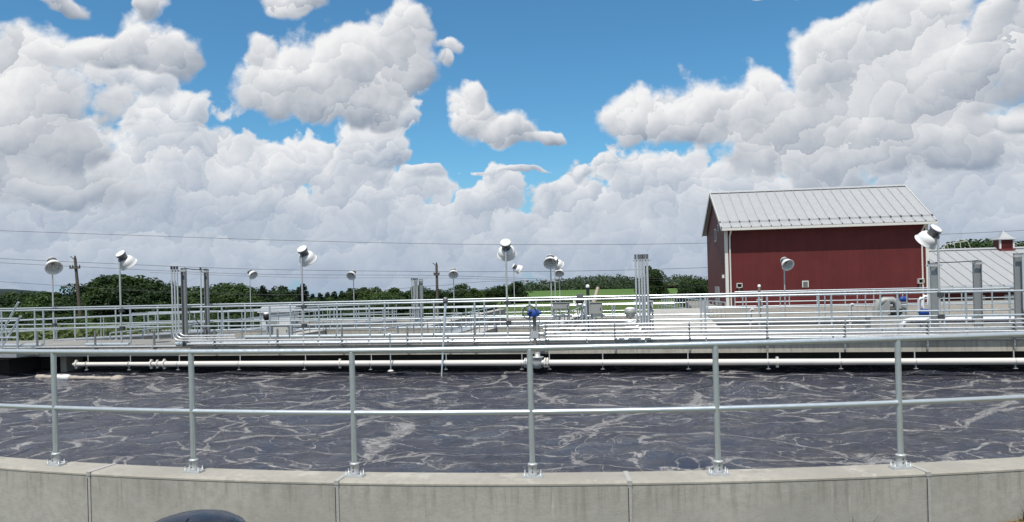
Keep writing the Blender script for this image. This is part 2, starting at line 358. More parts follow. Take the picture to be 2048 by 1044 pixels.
# ------------------------------------------------------------------ mesh helpers
class MB:
    def __init__(s): s.v = []; s.f = []; s.sm = []
    def add(s, vs, fs, smooth=False):
        o = len(s.v); s.v.extend([tuple(q) for q in vs]); s.f.extend([tuple(i + o for i in f) for f in fs]); s.sm.extend([smooth] * len(fs)); return s
    def box(s, c, size, rot=None):
        hx, hy, hz = [q / 2 for q in size]; c = Vector(c)
        vs = [Vector((x, y, z)) for x in (-hx, hx) for y in (-hy, hy) for z in (-hz, hz)]
        if rot is not None: vs = [rot @ q for q in vs]
        return s.add([q + c for q in vs], [(0, 1, 3, 2), (4, 6, 7, 5), (0, 4, 5, 1), (2, 3, 7, 6), (0, 2, 6, 4), (1, 5, 7, 3)])
    def frame(s, o, ax, ay, az, lo, hi):       # box in an oriented frame
        o = Vector(o); vs = [o + ax * x + ay * y + az * z for x in (lo[0], hi[0]) for y in (lo[1], hi[1]) for z in (lo[2], hi[2])]
        return s.add(vs, [(0, 1, 3, 2), (4, 6, 7, 5), (0, 4, 5, 1), (2, 3, 7, 6), (0, 2, 6, 4), (1, 5, 7, 3)])
    def tube(s, pts, r, n=8, cap=True):
        pts = [Vector(q) for q in pts]; rs = r if hasattr(r, '__len__') else [r] * len(pts)
        rings = []; up = None
        for i, q in enumerate(pts):
            d = (pts[min(i + 1, len(pts) - 1)] - pts[max(i - 1, 0)]).normalized()
            if up is None: up = Vector((0, 0, 1)) if abs(d.z) < 0.9 else Vector((1, 0, 0))
            a = d.cross(up).normalized(); bb = a.cross(d).normalized(); up = bb
            rings.append([q + (a * math.cos(2 * math.pi * j / n) + bb * math.sin(2 * math.pi * j / n)) * rs[i] for j in range(n)])
        vs = [q for rg in rings for q in rg]; fs = []
        for i in range(len(pts) - 1):
            for j in range(n): fs.append((i * n + j, i * n + (j + 1) % n, (i + 1) * n + (j + 1) % n, (i + 1) * n + j))
        s.add(vs, fs, True)
        if cap: s.add(rings[0], [tuple(range(n))[::-1]]); s.add(rings[-1], [tuple(range(n))])
        return s
    def lathe(s, prof, n=20, o=(0, 0, 0), M=None, cap=True):
        o = Vector(o); vs = []
        for r, z in prof:
            for j in range(n):
                q = Vector((r * math.cos(2 * math.pi * j / n), r * math.sin(2 * math.pi * j / n), z))
                vs.append((M @ q if M is not None else q) + o)
        fs = [(i * n + j, i * n + (j + 1) % n, (i + 1) * n + (j + 1) % n, (i + 1) * n + j) for i in range(len(prof) - 1) for j in range(n)]
        s.add(vs, fs, True)
        if cap:
            s.add(vs[:n], [tuple(range(n))[::-1]]); s.add(vs[-n:], [tuple(range(n))])
        return s
    def mesh(s, name, mat, off=(0, 0, 0)):
        me = bpy.data.meshes.new(name); off = Vector(off)
        me.from_pydata([(q[0] - off[0], q[1] - off[1], q[2] - off[2]) for q in s.v], [], s.f)
        me.polygons.foreach_set('use_smooth', s.sm); me.materials.append(MAT[mat]); me.update(); return me
    def build(s, name, mat, parent=None, off=None):
        if off is None: off = parent_loc(parent)
        ob = bpy.data.objects.new(name, s.mesh(name, mat, off)); col.objects.link(ob)
        if parent is not None: ob.parent = parent
        else: ob.location = off
        return ob
def parent_loc(p):
    o = Vector((0, 0, 0))
    while p is not None: o = o + p.location; p = p.parent
    return o
def obj(name, me, parent=None, loc=(0, 0, 0), rot=None):
    ob = bpy.data.objects.new(name, me); col.objects.link(ob)
    if parent is not None: ob.parent = parent
    ob.location = loc
    if rot is not None: ob.rotation_euler = rot
    return ob
def tag(o, label, cat, group=None):
    o['label'] = label; o['category'] = cat
    if group: o['group'] = group
    return o
def thing(name, label, cat, loc=(0, 0, 0), group=None, rotz=0.0):
    o = bpy.data.objects.new(name, None); col.objects.link(o); o.location = loc; o.rotation_euler = (0, 0, rotz)
    o.empty_display_size = 0.2
    return tag(o, label, cat, group)
def struct(o): o['kind'] = 'structure'; return o
def stuff(o): o['kind'] = 'stuff'; return o

# plant frame: p along the front walkway, q away from the viewer
ALPHA = R_(11.3); E1 = Vector((math.cos(ALPHA), -math.sin(ALPHA), 0)); E2 = Vector((math.sin(ALPHA), math.cos(ALPHA), 0)); EZ = Vector((0, 0, 1)); O0 = Vector((0, 19.0, 0))
def W(p, q, z=0.0): return O0 + E1 * p + E2 * q + EZ * z
def pof(px, q, py=600):                # p on the line q seen at picture column px
    t = ab(px, py)[0] / F_PX
    # X = t*Y
    c, s = E1.x, E2.x
    return (t * (O0.y + q * E2.y) - q * E2.x) / (E1.x - t * E1.y)
def zof(px, py, p, q):
    Y = W(p, q).y
    return EYE - ab(px, py)[1] / F_PX * Y
# ------------------------------------------------------------------ ground
def smooth(x, a, b):
    t = np.clip((x - a) / (b - a), 0, 1); return t * t * (3 - 2 * t)
GL = ([0, 50, 100, 150, 300, 600, 1000, 1800, 4000, 9000], [-2.6, -2.6, -4.6, -6.2, -10, -24, -42, -80, -180, -400])
GR = ([0, 50, 100, 150, 300, 450, 700, 1200, 4000, 9000], [-2.6, -2.3, -2.1, -2.2, -4.8, -6.8, -20, -45, -180, -400])
def gz(x, y):
    x = np.asarray(x, float); y = np.asarray(y, float); d = np.hypot(x, y)
    k2 = smooth(x / np.maximum(np.abs(y), 1), -0.16, 0.02)
    z = np.interp(d, *GL) * (1 - k2) + np.interp(d, *GR) * k2
    return z + 0.25 * np.sin(x * 0.031 + 1) * np.sin(y * 0.027) * np.clip(d / 200, 0, 3)
def gzf(x, y): return float(gz(x, y))
rr = np.concatenate([np.linspace(0, 60, 13), np.geomspace(66, 9000, 60)])
th = np.linspace(0, 2 * math.pi, 145)[:-1]
RR, TH = np.meshgrid(rr, th, indexing='ij'); GX = RR * np.sin(TH); GY = RR * np.cos(TH) + 20; GZ = gz(GX, GY)
mb = MB(); nt = len(th)
mb.v = list(zip(GX.ravel().tolist(), GY.ravel().tolist(), GZ.ravel().tolist()))
mb.f = [(i * nt + j, i * nt + (j + 1) % nt, (i + 1) * nt + (j + 1) % nt, (i + 1) * nt + j) for i in range(len(rr) - 1) for j in range(nt)]
mb.sm = [True] * len(mb.f)
struct(mb.build('ground', 'grass_ground'))

# ------------------------------------------------------------------ near channel: round wall, bank outside, water
TC = Vector((1.75, 26.66, 0)); RW = 20.50
def arc(th, r, z=0.0): return Vector((TC.x + r * math.sin(th), TC.y - r * math.cos(th), z))
RIN, ROUT = RW - 0.14, RW + 0.16
TH_L, TH_R = -R_(78), R_(62)
# bank of dry grass outside the wall, on the viewer's side
mb = MB(); ths = np.linspace(TH_L, TH_R, 90); rb = [ROUT - 0.08, ROUT + 0.6, ROUT + 2, ROUT + 6, ROUT + 14, ROUT + 26, ROUT + 34]; zb = [-0.50, -0.52, -0.55, -0.58, -0.7, -1.4, -3.2]
for i, r in enumerate(rb):
    for t_ in ths:
        v = arc(t_, r, zb[i] + 0.012 * math.sin(t_ * 60 + i) + (0.08 * float(smooth(t_, 0.07, 0.125)) if i < 4 else 0) - 0.30 * float(smooth(-t_, 0.12, 0.30)) * (1 if i < 5 else 0)); mb.v.append(tuple(v))
n = len(ths)
mb.f = [(i * n + j, i * n + j + 1, (i + 1) * n + j + 1, (i + 1) * n + j) for i in range(len(rb) - 1) for j in range(n - 1)]; mb.sm = [True] * len(mb.f)
struct(mb.build('grass_bank', 'dry_ground'))

wall = thing('tank_wall', 'long curved concrete wall of the near channel with streaked face and sealed joints', 'wall', (0, 6.1, 0))
dth = 2.42 / ROUT; th0 = math.asin((0.9 - TC.x) / ROUT)
def arcbox(mb, t0, t1, r0, r1, z0, z1, n=8, cham=0.0):
    vs = []; fs = []
    for i in range(n + 1):
        t_ = t0 + (t1 - t0) * i / n
        if cham: ring = [(r0, z0), (r0, z1), (r1 - cham, z1), (r1, z1 - cham), (r1, z0)]
        else: ring = [(r0, z0), (r0, z1), (r1, z1), (r1, z0)]
        vs += [arc(t_, r, z) for r, z in ring]
    m = len(ring)
    for i in range(n):
        for j in range(m): fs.append((i * m + j, (i + 1) * m + j, (i + 1) * m + (j + 1) % m, i * m + (j + 1) % m))
    fs += [tuple(range(m)), tuple(range(n * m, n * m + m))[::-1]]
    return mb.add(vs, fs)
nj0, nj1 = int((TH_L - th0) / dth), int((TH_R - th0) / dth)
for i in range(nj0, nj1):
    a0, a1 = th0 + i * dth + 0.0006, th0 + (i + 1) * dth - 0.0006
    pn = arcbox(MB(), a0, a1, RIN, ROUT - 0.004, -2.6, -0.030).build('wall_panel', 'wall_concrete', wall)
    arcbox(MB(), a0, a1, RIN, ROUT, -0.030, 0.0, 8, 0.016).build('coping', 'cap_concrete', pn)
for i in range(nj0, nj1 + 1):
    a0 = th0 + i * dth; mb = MB(); w = 0.016 / ROUT
    arcbox(mb, a0 - w, a0 + w, ROUT - 0.02, ROUT + 0.006, -1.2, 0.0, 2)
    arcbox(mb, a0 - w * 1.2, a0 + w * 1.2, RIN - 0.004, ROUT + 0.010, -0.03, 0.006, 2)
    mb.build('joint_sealant', 'sealant', wall)
    arcbox(MB(), a0 - w * 0.95, a0 - w * 0.55, ROUT, ROUT + 0.0085, -1.2, -0.05, 2).build('joint_gap', 'dark_metal', wall)

# water surface (gentle real waves, foam in the material)
WZ = -0.74; st = 0.11
xs = np.arange(-20.5, 22.5, st); ys = np.arange(6.0, 25.0, st)
X, Y = np.meshgrid(xs, ys, indexing='ij')
H = np.zeros_like(X)
for i in range(46):
    lam = RNG.uniform(0.35, 2.4); a_ = RNG.uniform(0, 2 * math.pi); kx, ky = 2 * math.pi / lam * math.cos(a_), 2 * math.pi / lam * math.sin(a_)
    H += 0.0032 * lam ** 0.8 * np.sin(kx * X + ky * Y + RNG.uniform(0, 6.28) + 0.7 * np.sin(0.9 * X + i) + 0.6 * np.sin(1.1 * Y + 2 * i))
for cx, cy, s_, h_ in [(-1.2, 8.4, 1.0, .05), (4.6, 15.4, 1.1, .08), (2.6, 10.2, 1.4, .05), (-6, 11, 1.5, .05), (9, 12, 1.6, .05), (5.2, 7.6, 1.0, .04), (-3.4, 14, 1.3, .05), (1.8, 15, 1.2, .05)]:
    H += h_ * np.exp(-((X - cx) ** 2 + (Y - cy) ** 2) / s_ ** 2) * (1 + 0.6 * np.sin(7 * np.hypot(X - cx, Y - cy) + cx))
nx, ny = X.shape; inside = np.hypot(X - TC.x, Y - TC.y) < RW + 0.12
vid = np.arange(nx * ny).reshape(nx, ny)
q = inside[:-1, :-1] & inside[1:, :-1] & inside[1:, 1:] & inside[:-1, 1:]
faces = np.stack([vid[:-1, :-1][q], vid[1:, :-1][q], vid[1:, 1:][q], vid[:-1, 1:][q]], 1)
used = np.unique(faces); remap = np.full(nx * ny, -1); remap[used] = np.arange(len(used))
co = np.stack([X.ravel()[used], Y.ravel()[used], (WZ + H).ravel()[used]], 1)
me = bpy.data.meshes.new('water'); me.from_pydata(co.tolist(), [], remap[faces].tolist()); me.polygons.foreach_set('use_smooth', [True] * len(faces))
me.materials.append(MAT['channel_water']); struct(obj('water', me))

# near railing: posts in socket flanges on the wall
RH = 1.07; RT = 0.0242
rail = thing('tank_railing', 'aluminium pipe railing bolted along the top of the near curved wall', 'railing', (0.13, 6.2, 0))
pm = MB().lathe([(RT, 0.05), (RT, RH - 0.012)], 16).mesh('post', 'aluminium')
sm_ = MB().lathe([(0.038, 0.016), (0.040, 0.03), (0.037, 0.034), (0.037, 0.10), (0.041, 0.103), (0.041, 0.112), (0.030, 0.118)], 18).mesh('socket', 'galvanised')
mbp = MB()
for (x0, x1, y0, y1, z0, z1) in [(-0.085, 0.085, -0.045, 0.045, 0.0, 0.010), (-0.080, 0.080, -0.041, 0.041, 0.010, 0.016)]: mbp.frame((0, 0, 0), Vector((1, 0, 0)), Vector((0, 1, 0)), EZ, (x0, y0, z0), (x1, y1, z1))
plm = mbp.mesh('base_plate', 'galvanised')
blm = MB().lathe([(0.011, 0.0), (0.011, 0.010), (0.006, 0.0105), (0.006, 0.038)], 6).mesh('anchor_bolt', 'galvanised')
ssm = MB().lathe([(0.006, 0), (0.006, 0.004)], 6, M=Matrix.Rotation(R_(90), 3, 'X')).mesh('set_screw', 'dark_metal')
tp0 = math.asin((0.13 - TC.x) / RW); dp = 1.525 / RW
for i in range(-16, 15):
    t_ = tp0 + i * dp
    if not TH_L + 0.02 < t_ < TH_R - 0.02: continue
    o = arc(t_, RW) - rail.location
    po = obj('post', pm, rail, o, (0, 0, t_))
    bpz = obj('base_plate', plm, rail, o, (0, 0, t_)); obj('socket', sm_, bpz)
    for sx in (-0.066, 0.066):
        for sy in (-0.03, 0.03): obj('anchor_bolt', blm, bpz, (sx, sy, 0.016))
    for z_ in (0.052, 0.080): obj('set_screw', ssm, bpz, (0.0, -0.0365, z_))
tt = np.linspace(TH_L + 0.02, TH_R - 0.02, 260)
MB().tube([arc(t_, RW, RH) for t_ in tt], RT, 16).build('top_rail', 'aluminium', rail)
for i in range(-16, 14):
    t0, t1 = tp0 + i * dp, tp0 + (i + 1) * dp
    if t0 < TH_L + 0.02 or t1 > TH_R - 0.02: continue
    MB().tube([arc(t0 + (t1 - t0) * j / 8, RW, 0.54) for j in range(9)], [RT * .55] + [RT * .93] * 7 + [RT * .55] if False else RT * .93, 14).build('mid_rail', 'aluminium', rail)

# dark bin whose lid shows at the foot of the picture
bp_ = at(385, 1030, 4.5); bz = -0.55
bin_ = thing('waste_bin', 'dark navy plastic bin with domed lid standing before the curved wall', 'bin', (bp_.x, 4.5, bz))
Htop = bp_.z - bz
MB().lathe([(0.0, 0.0), (0.26, 0.0), (0.275, 0.04), (0.305, Htop - 0.20), (0.315, Htop - 0.18)], 40, (bp_.x, 4.5, bz)).build('barrel', 'bin_plastic', bin_)
lid = MB().lathe([(0.33, Htop - 0.20), (0.345, Htop - 0.19), (0.345, Htop - 0.155), (0.335, Htop - 0.14), (0.29, Htop - 0.075), (0.23, Htop - 0.038), (0.15, Htop - 0.013), (0.07, Htop - 0.002), (0.0, Htop)], 48, (bp_.x, 4.5, bz)).build('lid', 'bin_plastic', bin_)
MB().tube([(bp_.x + 0.005, 4.5 - r_, bz + z_) for r_, z_ in [(0.335, Htop - 0.139), (0.29, Htop - 0.073), (0.23, Htop - 0.036), (0.15, Htop - 0.011), (0.07, Htop)]], 0.006, 6).build('lid_ridge', 'bin_plastic', lid)

# weeds and straw at the foot of the wall
def blades(name, mat, x0, x1, n, hmin, hmax, spread, lean=0.5, dr=0.0):
    mb = MB()
    for i in range(n):
        x = random.uniform(x0, x1); t_ = math.asin((x - TC.x) / ROUT); o = arc(t_, ROUT + 0.02 + random.uniform(0, spread), -0.525 + 0.08 * float(smooth(t_, 0.07, 0.125)) - 0.30 * float(smooth(-t_, 0.12, 0.30)))
        h_ = random.uniform(hmin, hmax); a_ = random.uniform(0, 6.28); l_ = random.uniform(0.1, lean) * h_; wdt = random.uniform(.003, .007)
        d = Vector((math.cos(a_), math.sin(a_), 0)); s_ = Vector((-d.y, d.x, 0)) * wdt
        m_ = o + d * l_ * .35 + EZ * h_ * .6; tip = o + d * l_ + EZ * h_ * random.uniform(.8, 1)
        mb.add([o - s_, o + s_, m_ + s_ * .8, m_ - s_ * .8, tip], [(0, 1, 2, 3), (3, 2, 4)])
    return mb.build(name, mat)
stuff(tag(blades('straw', 'straw', 3.85, 9.0, 7000, 0.02, 0.075, 0.5, 1.6), 'dry yellow straw and grass along the foot of the wall', 'straw'))
stuff(tag(blades('dry_grass', 'straw', -5.0, 3.7, 3500, 0.01, 0.05, 0.5, 1.2), 'short dry grass below the streaked wall', 'grass'))
for x_ in (2.66, 2.76, 4.15):
    o = blades('weed', 'leaf_mid', x_ - 0.05, x_ + 0.05, 22, 0.10, 0.26, 0.05, 0.9)
    tag(o, 'small green weed tuft growing at the wall foot', 'weed', 'weeds at the wall foot')

# ------------------------------------------------------------------ front walkway across the channel
PL, PR = -19.2, 18.5
wk = thing('concrete_walkway', 'straight concrete walkway slab spanning the channel below the conduit rack', 'walkway', W(0, 1))
sl = MB().frame(W(0, 0), E1, E2, EZ, (PL, -0.22, -0.255), (PR, 2.5, -0.004)).build('slab', 'fascia_concrete', wk)
pj = PL
while pj < PR:
    MB().frame(W(0, 0), E1, E2, EZ, (pj + .006, -0.235, -0.001 - .012), (pj + 2.99, 2.5, 0.0)).build('deck_panel', 'front_deck', wk); pj += 3.0
for p_ in [pof(110, 0)]:
    MB().frame(W(p_, 0), E1, E2, EZ, (-0.10, 0.25, -3.0), (0.10, 0.9, -0.256)).build('pier', 'fascia_concrete', wk)
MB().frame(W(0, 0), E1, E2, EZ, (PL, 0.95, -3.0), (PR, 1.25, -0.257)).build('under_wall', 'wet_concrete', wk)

# channel divider that curves into the walkway at the left
dv = thing('divider_wall', 'low curved dark concrete divider wall joining the walkway beside the stair rails', 'wall', (-16, 22, 0))
pts = [(-14.5, 23.6), (-14.6, 22.9), (-15.0, 22.2), (-15.7, 21.6), (-16.6, 21.1), (-17.8, 20.8), (-19.0, 20.6)]
vs = []; fs = []
for i, (x, y) in enumerate(pts):
    x0, y0 = pts[max(i - 1, 0)]; x1, y1 = pts[min(i + 1, len(pts) - 1)]; d = Vector((x1 - x0, y1 - y0, 0)).normalized(); nn = Vector((-d.y, d.x, 0)) * 0.18
    for s_, z in ((-1, -2.5), (-1, -0.36), (1, -0.36), (1, -2.5)): vs.append(Vector((x, y, z)) + nn * s_)
for i in range(len(pts) - 1):
    for j in range(4): fs.append((i * 4 + j, i * 4 + (j + 1) % 4, (i + 1) * 4 + (j + 1) % 4, (i + 1) * 4 + j))
fs += [(0, 1, 2, 3)[::-1], tuple(range(len(vs) - 4, len(vs)))]
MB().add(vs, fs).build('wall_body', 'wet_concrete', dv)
mb = MB(); vs2 = []; fs2 = []
for i in range(len(pts)):
    a_, b_ = Vector(vs[i * 4 + 1]), Vector(vs[i * 4 + 2]); e = (b_ - a_).normalized() * 0.02
    for q_ in (a_ - e + EZ * 0.002, b_ + e + EZ * 0.002, b_ + e + EZ * 0.04, a_ - e + EZ * 0.04): vs2.append(q_)
fs2 = [(i * 4 + j, i * 4 + (j + 1) % 4, (i + 1) * 4 + (j + 1) % 4, (i + 1) * 4 + j) for i in range(len(pts) - 1) for j in range(4)] + [(0, 1, 2, 3)[::-1], tuple(range(len(vs2) - 4, len(vs2)))]
mb.add(vs2, fs2).build('wall_cap', 'cap_concrete', dv)

# ------------------------------------------------------------------ railings of the plant
POSTM = {}
def railing(label, pts, z, ps, h=RH, r=0.024, toe=None, group=None, mat='aluminium', mids=1, foot=True):
    """pts: plan polyline (world); ps: list of plan points where posts stand"""
    base = Vector((pts[0][0], pts[0][1], z)); th_ = thing('pipe_railing', label, 'railing', base, group)
    key = (h, r)
    if key not in POSTM:
        POSTM[key] = MB().lathe([(r, 0.0), (r, h - r * .4)], 8).mesh('post', mat)
        POSTM['f'] = MB().box((0, 0, 0.006), (0.13, 0.09, 0.012)).box((0, 0, 0.022), (0.07, 0.06, 0.02)).mesh('base_plate', 'galvanised')
    for q_ in ps:
        o = Vector((q_[0], q_[1], z)) - base; p0 = obj('post', POSTM[key], th_, o)
        if foot: obj('base_plate', POSTM['f'], p0, (0, 0, 0), (0, 0, -ALPHA))
    P3 = [Vector((q_[0], q_[1], z + h)) for q_ in pts]
    MB().tube(P3, r, 10).build('top_rail', mat, th_)
    for i in range(mids):
        zz = z + h * (i + 1) / (mids + 1)
        MB().tube([Vector((q_[0], q_[1], zz)) for q_ in pts], r * .9, 10).build('mid_rail', mat, th_)
    if toe:
        for t0, t1 in toe:
            d = (Vector(t1) - Vector(t0)); L_ = d.length; d.normalize(); nn = Vector((-d.y, d.x, 0))
            MB().tube([Vector((t0[0], t0[1], z + .062)) + d * .02 - nn * .05, Vector((t0[0], t0[1], z + .062)) + d * (L_ - .02) - nn * .05], .05, 12).build('toe_board', mat, th_)
    return th_
def xy(v): return (v[0], v[1], 0)
FP = [pof(738, 0) + i * 1.43 for i in range(-11, 15)]
FP = [p_ for p_ in FP if PL < p_ < PR]
gap = pof(40, 0)
toe = [(xy(W(FP[i], 0)), xy(W(FP[i + 1], 0))) for i in range(len(FP) - 1) if i not in (3, 5)]
railing('aluminium pipe railing along the near edge of the walkway, behind the conduits', [xy(W(PL + .3, 0)), xy(W(PR - .3, 0))], 0, [xy(W(p_, 0)) for p_ in FP], toe=toe)
BP = [pof(769, 2.2) + i * 1.5 for i in range(-12, 14)]; BP = [p_ for p_ in BP if PL < p_ < PR]
toeb = [(xy(W(BP[i], 2.2)), xy(W(BP[i + 1], 2.2))) for i in range(6, len(BP) - 1)]
railing('aluminium pipe railing along the far edge of the same walkway', [xy(W(PL + .3, 2.2)), xy(W(PR - .3, 2.2))], 0, [xy(W(p_, 2.2)) for p_ in BP], toe=toeb)

# ------------------------------------------------------------------ second basin beyond, lower, with cross walls and walkways
Z2 = -0.9
b2 = thing('basin_walls', 'lower concrete basin with dividing walls beyond the walkway', 'basin', W(-6, 12, Z2))
def wallpq(p0, p1, q0, q1, z1, z0=-2.9, mat='fascia_concrete', cap=True):
    o = MB().frame(W(0, 0), E1, E2, EZ, (p0, q0, z0), (p1, q1, z1 - (0.042 if cap else 0))).build('dividing_wall', mat, b2)
    if cap: MB().frame(W(0, 0), E1, E2, EZ, (p0 - .015, q0 - .015, z1 - 0.04), (p1 + .015, q1 + .015, z1)).build('wall_cap', 'deck_concrete', o)
QB = 19.0
wallpq(-30, 4.5, QB, QB + 1.6, Z2)
wallpq(-5.5, -4.7, 2.6, QB - .05, Z2 - .003); wallpq(-14.9, -14.1, 2.6, QB - .05, Z2 - .003); wallpq(-0.75, -0.05, 2.6, QB - .05, Z2 - .003)
wallpq(-30, 22, 42, 43.2, -1.75)
wallpq(-9.6, -9.0, QB + 1.7, 41.9, Z2 - .003); wallpq(-2.2, -1.6, QB + 1.7, 41.9, Z2 - .003)
# standing water inside that basin
struct(MB().frame(W(0, 0), E1, E2, EZ, (-30, 1.3, -2.2), (20, 42, -2.0)).build('basin_water', 'channel_water'))
# gangways with grating on the cross walls
for i, p_ in enumerate((-5.1, -14.5)):
    g_ = thing('gangway', ['grey grating gangway on the dividing wall left of the blue valve', 'grey grating gangway on the dividing wall behind the beige cabinet'][i], 'gangway', W(p_, 8, Z2))
    MB().frame(W(p_, 0), E1, E2, EZ, (-1.1, 2.7, Z2 + 0.03), (-0.46, QB - .1, Z2 + 0.07)).build('grating', 'grating', g_)
    MB().frame(W(p_, 0), E1, E2, EZ, (-1.14, 2.7, Z2 - 0.12), (-1.10, QB - .1, Z2 + 0.12)).build('side_channel', 'aluminium', g_)
def line(p0, q0, p1, q1, n): return [xy(W(p0 + (p1 - p0) * i / n, q0 + (q1 - q0) * i / n)) for i in range(n + 1)]
def rl(label, p0, q0, p1, q1, z, n, **kw):
    return railing(label, [xy(W(p0, q0)), xy(W(p1, q1))], z, line(p0, q0, p1, q1, n), foot=False, **kw)
tb = line(-26, QB + .1, 4.3, QB + .1, 20)
rl('pipe railing on the near edge of the lower cross walkway', -26, QB + .1, 4.3, QB + .1, Z2, 20, toe=[(tb[i], tb[i + 1]) for i in range(20)], r=0.03)
rl('pipe railing on the far edge of the lower cross walkway', -26, QB + 1.5, 4.3, QB + 1.5, Z2, 20, r=0.03)
rl('pipe railing along the far end wall of the lower basin', -28, 42.2, 20, 42.2, -1.75, 26, r=0.035)
rl('pipe railing along the dividing wall left of the blue valve', -4.75, 3.0, -4.75, QB - .2, Z2, 10)
rl('pipe railing along the dividing wall behind the beige cabinet', -14.15, 3.0, -14.15, QB - .2, Z2, 10)
rl('pipe railing along the dividing wall under the paired floodlights', -0.1, 3.0, -0.1, QB - .2, Z2, 10)
# oblique outer walkway at the far left
ow = thing('outer_walkway', 'oblique outer concrete walkway of the lower basin beside the crop', 'walkway', W(-22, 18, Z2))
A_, B_ = W(-33, 6), W(-13.0, 27); d = (B_ - A_).normalized(); nn = Vector((-d.y, d.x, 0)); L_ = (B_ - A_).length
MB().frame(A_, d, nn, EZ, (0, 0, -2.9), (L_, 1.2, Z2 - .05)).build('wall_body', 'fascia_concrete', ow)
MB().frame(A_, d, nn, EZ, (0, -.05, Z2 - .04), (L_, 1.25, Z2 + .02)).build('deck', 'grating', ow)
def seg(A, B, n): return [tuple(A + (B - A) * (i / n)) for i in range(n + 1)]
railing('pipe railing on the inner edge of the oblique outer walkway', [A_, B_], Z2 + .02, seg(A_, B_, 14), foot=False)
railing('pipe railing on the outer edge of the oblique outer walkway', [A_ + nn * 1.15, B_ + nn * 1.15], Z2 + .02, seg(A_ + nn * 1.15, B_ + nn * 1.15, 14), foot=False)
# bright concrete path leading away on the right
pa = thing('side_walkway', 'pale concrete walkway leading away from the tall conduit cluster', 'walkway', W(4.2, 3))
PA0, PA1 = pof(1296, 2.4) , pof(1296, 2.4) + 2.05
q_ = 2.52
while q_ < 16:
    MB().frame(W(0, 0), E1, E2, EZ, (PA0, q_, -0.26), (PA1, q_ + 2.98, -0.002)).build('deck_panel', 'deck_concrete', pa); q_ += 3.0
MB().frame(W(0, 0), E1, E2, EZ, (PA0 + .1, 2.52, -3.0), (PA1 - .1, 17.3, -0.262)).build('wall_body', 'fascia_concrete', pa)
sa_, sb_ = Vector((9.35, 33.0, 0)), Vector((8.95, 45.0, 0))
railing('closely spaced pipe railing receding beyond the pale side walkway', [sa_, sb_], -.75, seg(sa_, sb_, 20), foot=False)
stp = thing('stair_platform', 'low concrete platform carrying the closely spaced receding railing', 'platform', (9.2, 38, -.75))
MB().frame(sa_, (sb_ - sa_).normalized(), Vector((1, .03, 0)).normalized(), EZ, (-.3, -.25, -3), (12.3, 1.2, -.752)).build('platform_body', 'deck_concrete', stp)
# right basin: low tank and cross walkway
rb_ = thing('clarifier_wall', 'concrete tank wall before the red barn', 'wall', W(13, 12))
MB().frame(W(0, 0), E1, E2, EZ, (PA1, 12.0, -3), (24, 13.4, -0.36)).build('wall_body', 'fascia_concrete', rb_)
MB().frame(W(0, 0), E1, E2, EZ, (PA1 + .05, 11.95, -.355), (24, 13.45, -0.30)).build('wall_cap', 'deck_concrete', rb_)
MB().frame(W(0, 0), E1, E2, EZ, (PA1, 4.6, -3), (24, 5.0, -0.5)).build('inner_wall', 'fascia_concrete', rb_)
tb = line(PA1 + .1, 12.1, 23, 12.1, 12)
rl('pipe railing on the near edge of the tank wall before the barn', PA1 + .1, 12.1, 23, 12.1, -.3, 12, toe=[(tb[i], tb[i + 1]) for i in range(12)])
rl('pipe railing on the far edge of the tank wall before the barn', PA1 + .1, 13.3, 23, 13.3, -.3, 12)
rl('pipe railing at the foot of the red barn', PA1 + 2, 21.5, 26, 21.5, -.45, 14, r=0.028)
struct(MB().frame(W(0, 0), E1, E2, EZ, (PA1 + .1, 13.6, -1.2), (30, 40, -0.47)).build('gravel_yard', 'gravel'))

# ------------------------------------------------------------------ conduit racks on the front of the walkway
def bend(p0, corner, p1, r, n=6):
    p0, c, p1 = Vector(p0), Vector(corner), Vector(p1); a_ = (p0 - c).normalized(); b_ = (p1 - c).normalized()
    s_ = c + a_ * r; e_ = c + b_ * r; o = [p0]
    for i in range(n + 1):
        t_ = i / n; o.append(s_ * (1 - t_) ** 2 + c * 2 * t_ * (1 - t_) + e_ * t_ ** 2)
    return o + [p1]
strm = MB()
for s_ in (-1, 1): strm.box((0, 0.02 * s_, -0.05), (0.041, 0.004, 0.66))
strm.box((0.018, 0, -0.05), (0.004, 0.036, 0.66)).box((0, 0, -.37), (.07, .06, .012))
strutm = strm.mesh('strut', 'strut'); 
slotm = MB().box((0, 0, 0), (0.014, 0.003, 0.03)).mesh('slot', 'dark_metal')
clampm = MB().box((0, -0.02, 0), (0.035, 0.012, 0.05)).mesh('clamp', 'galvanised')
def rack(label, p0, p1, zs, rs, pxs, px0=None):
    t_ = thing('conduit_rack', label, 'conduit rack', W((p0 + p1) / 2, -0.3))
    for z_, r_ in zip(zs, rs):
        MB().tube([W(p0, -0.34, z_), W(p1, -0.34, z_)], r_, 10).build('conduit', 'conduit', t_)
    for px in pxs:
        p_ = pof(px, -0.29); o = W(p_, -0.285, 0.18) - t_.location
        s_ = obj('strut', strutm, t_, o, (0, 0, -ALPHA))
        for j in range(8): obj('slot', slotm, s_, (0.0, -0.0235, 0.22 - j * 0.075))
        for z_ in zs: obj('clamp', clampm, s_, (0.0, -0.055, z_ - 0.18))
    return t_
PRK = pof(1085, -.34)
zr = [0.465, 0.375, 0.285, 0.20, 0.13]
rack('rack of parallel galvanised conduits on slotted struts, right of the blue valve', PRK, PR - .2, zr, [0.021, 0.021, 0.021, 0.024, 0.018], [1090, 1228, 1377, 1532, 1688, 1853, 2027, 2210])
PLK = pof(372, -.34)
lr = rack('pair of galvanised conduits on slotted struts, left of the blue valve', PLK, PRK - .35, [0.17, 0.075], [0.021, 0.024], [427, 553, 682, 813, 947])
rack('low single conduit run on struts beside the stair rails', PL + .5, pof(350, -.34), [0.02], [0.022], [72, 188, 306])

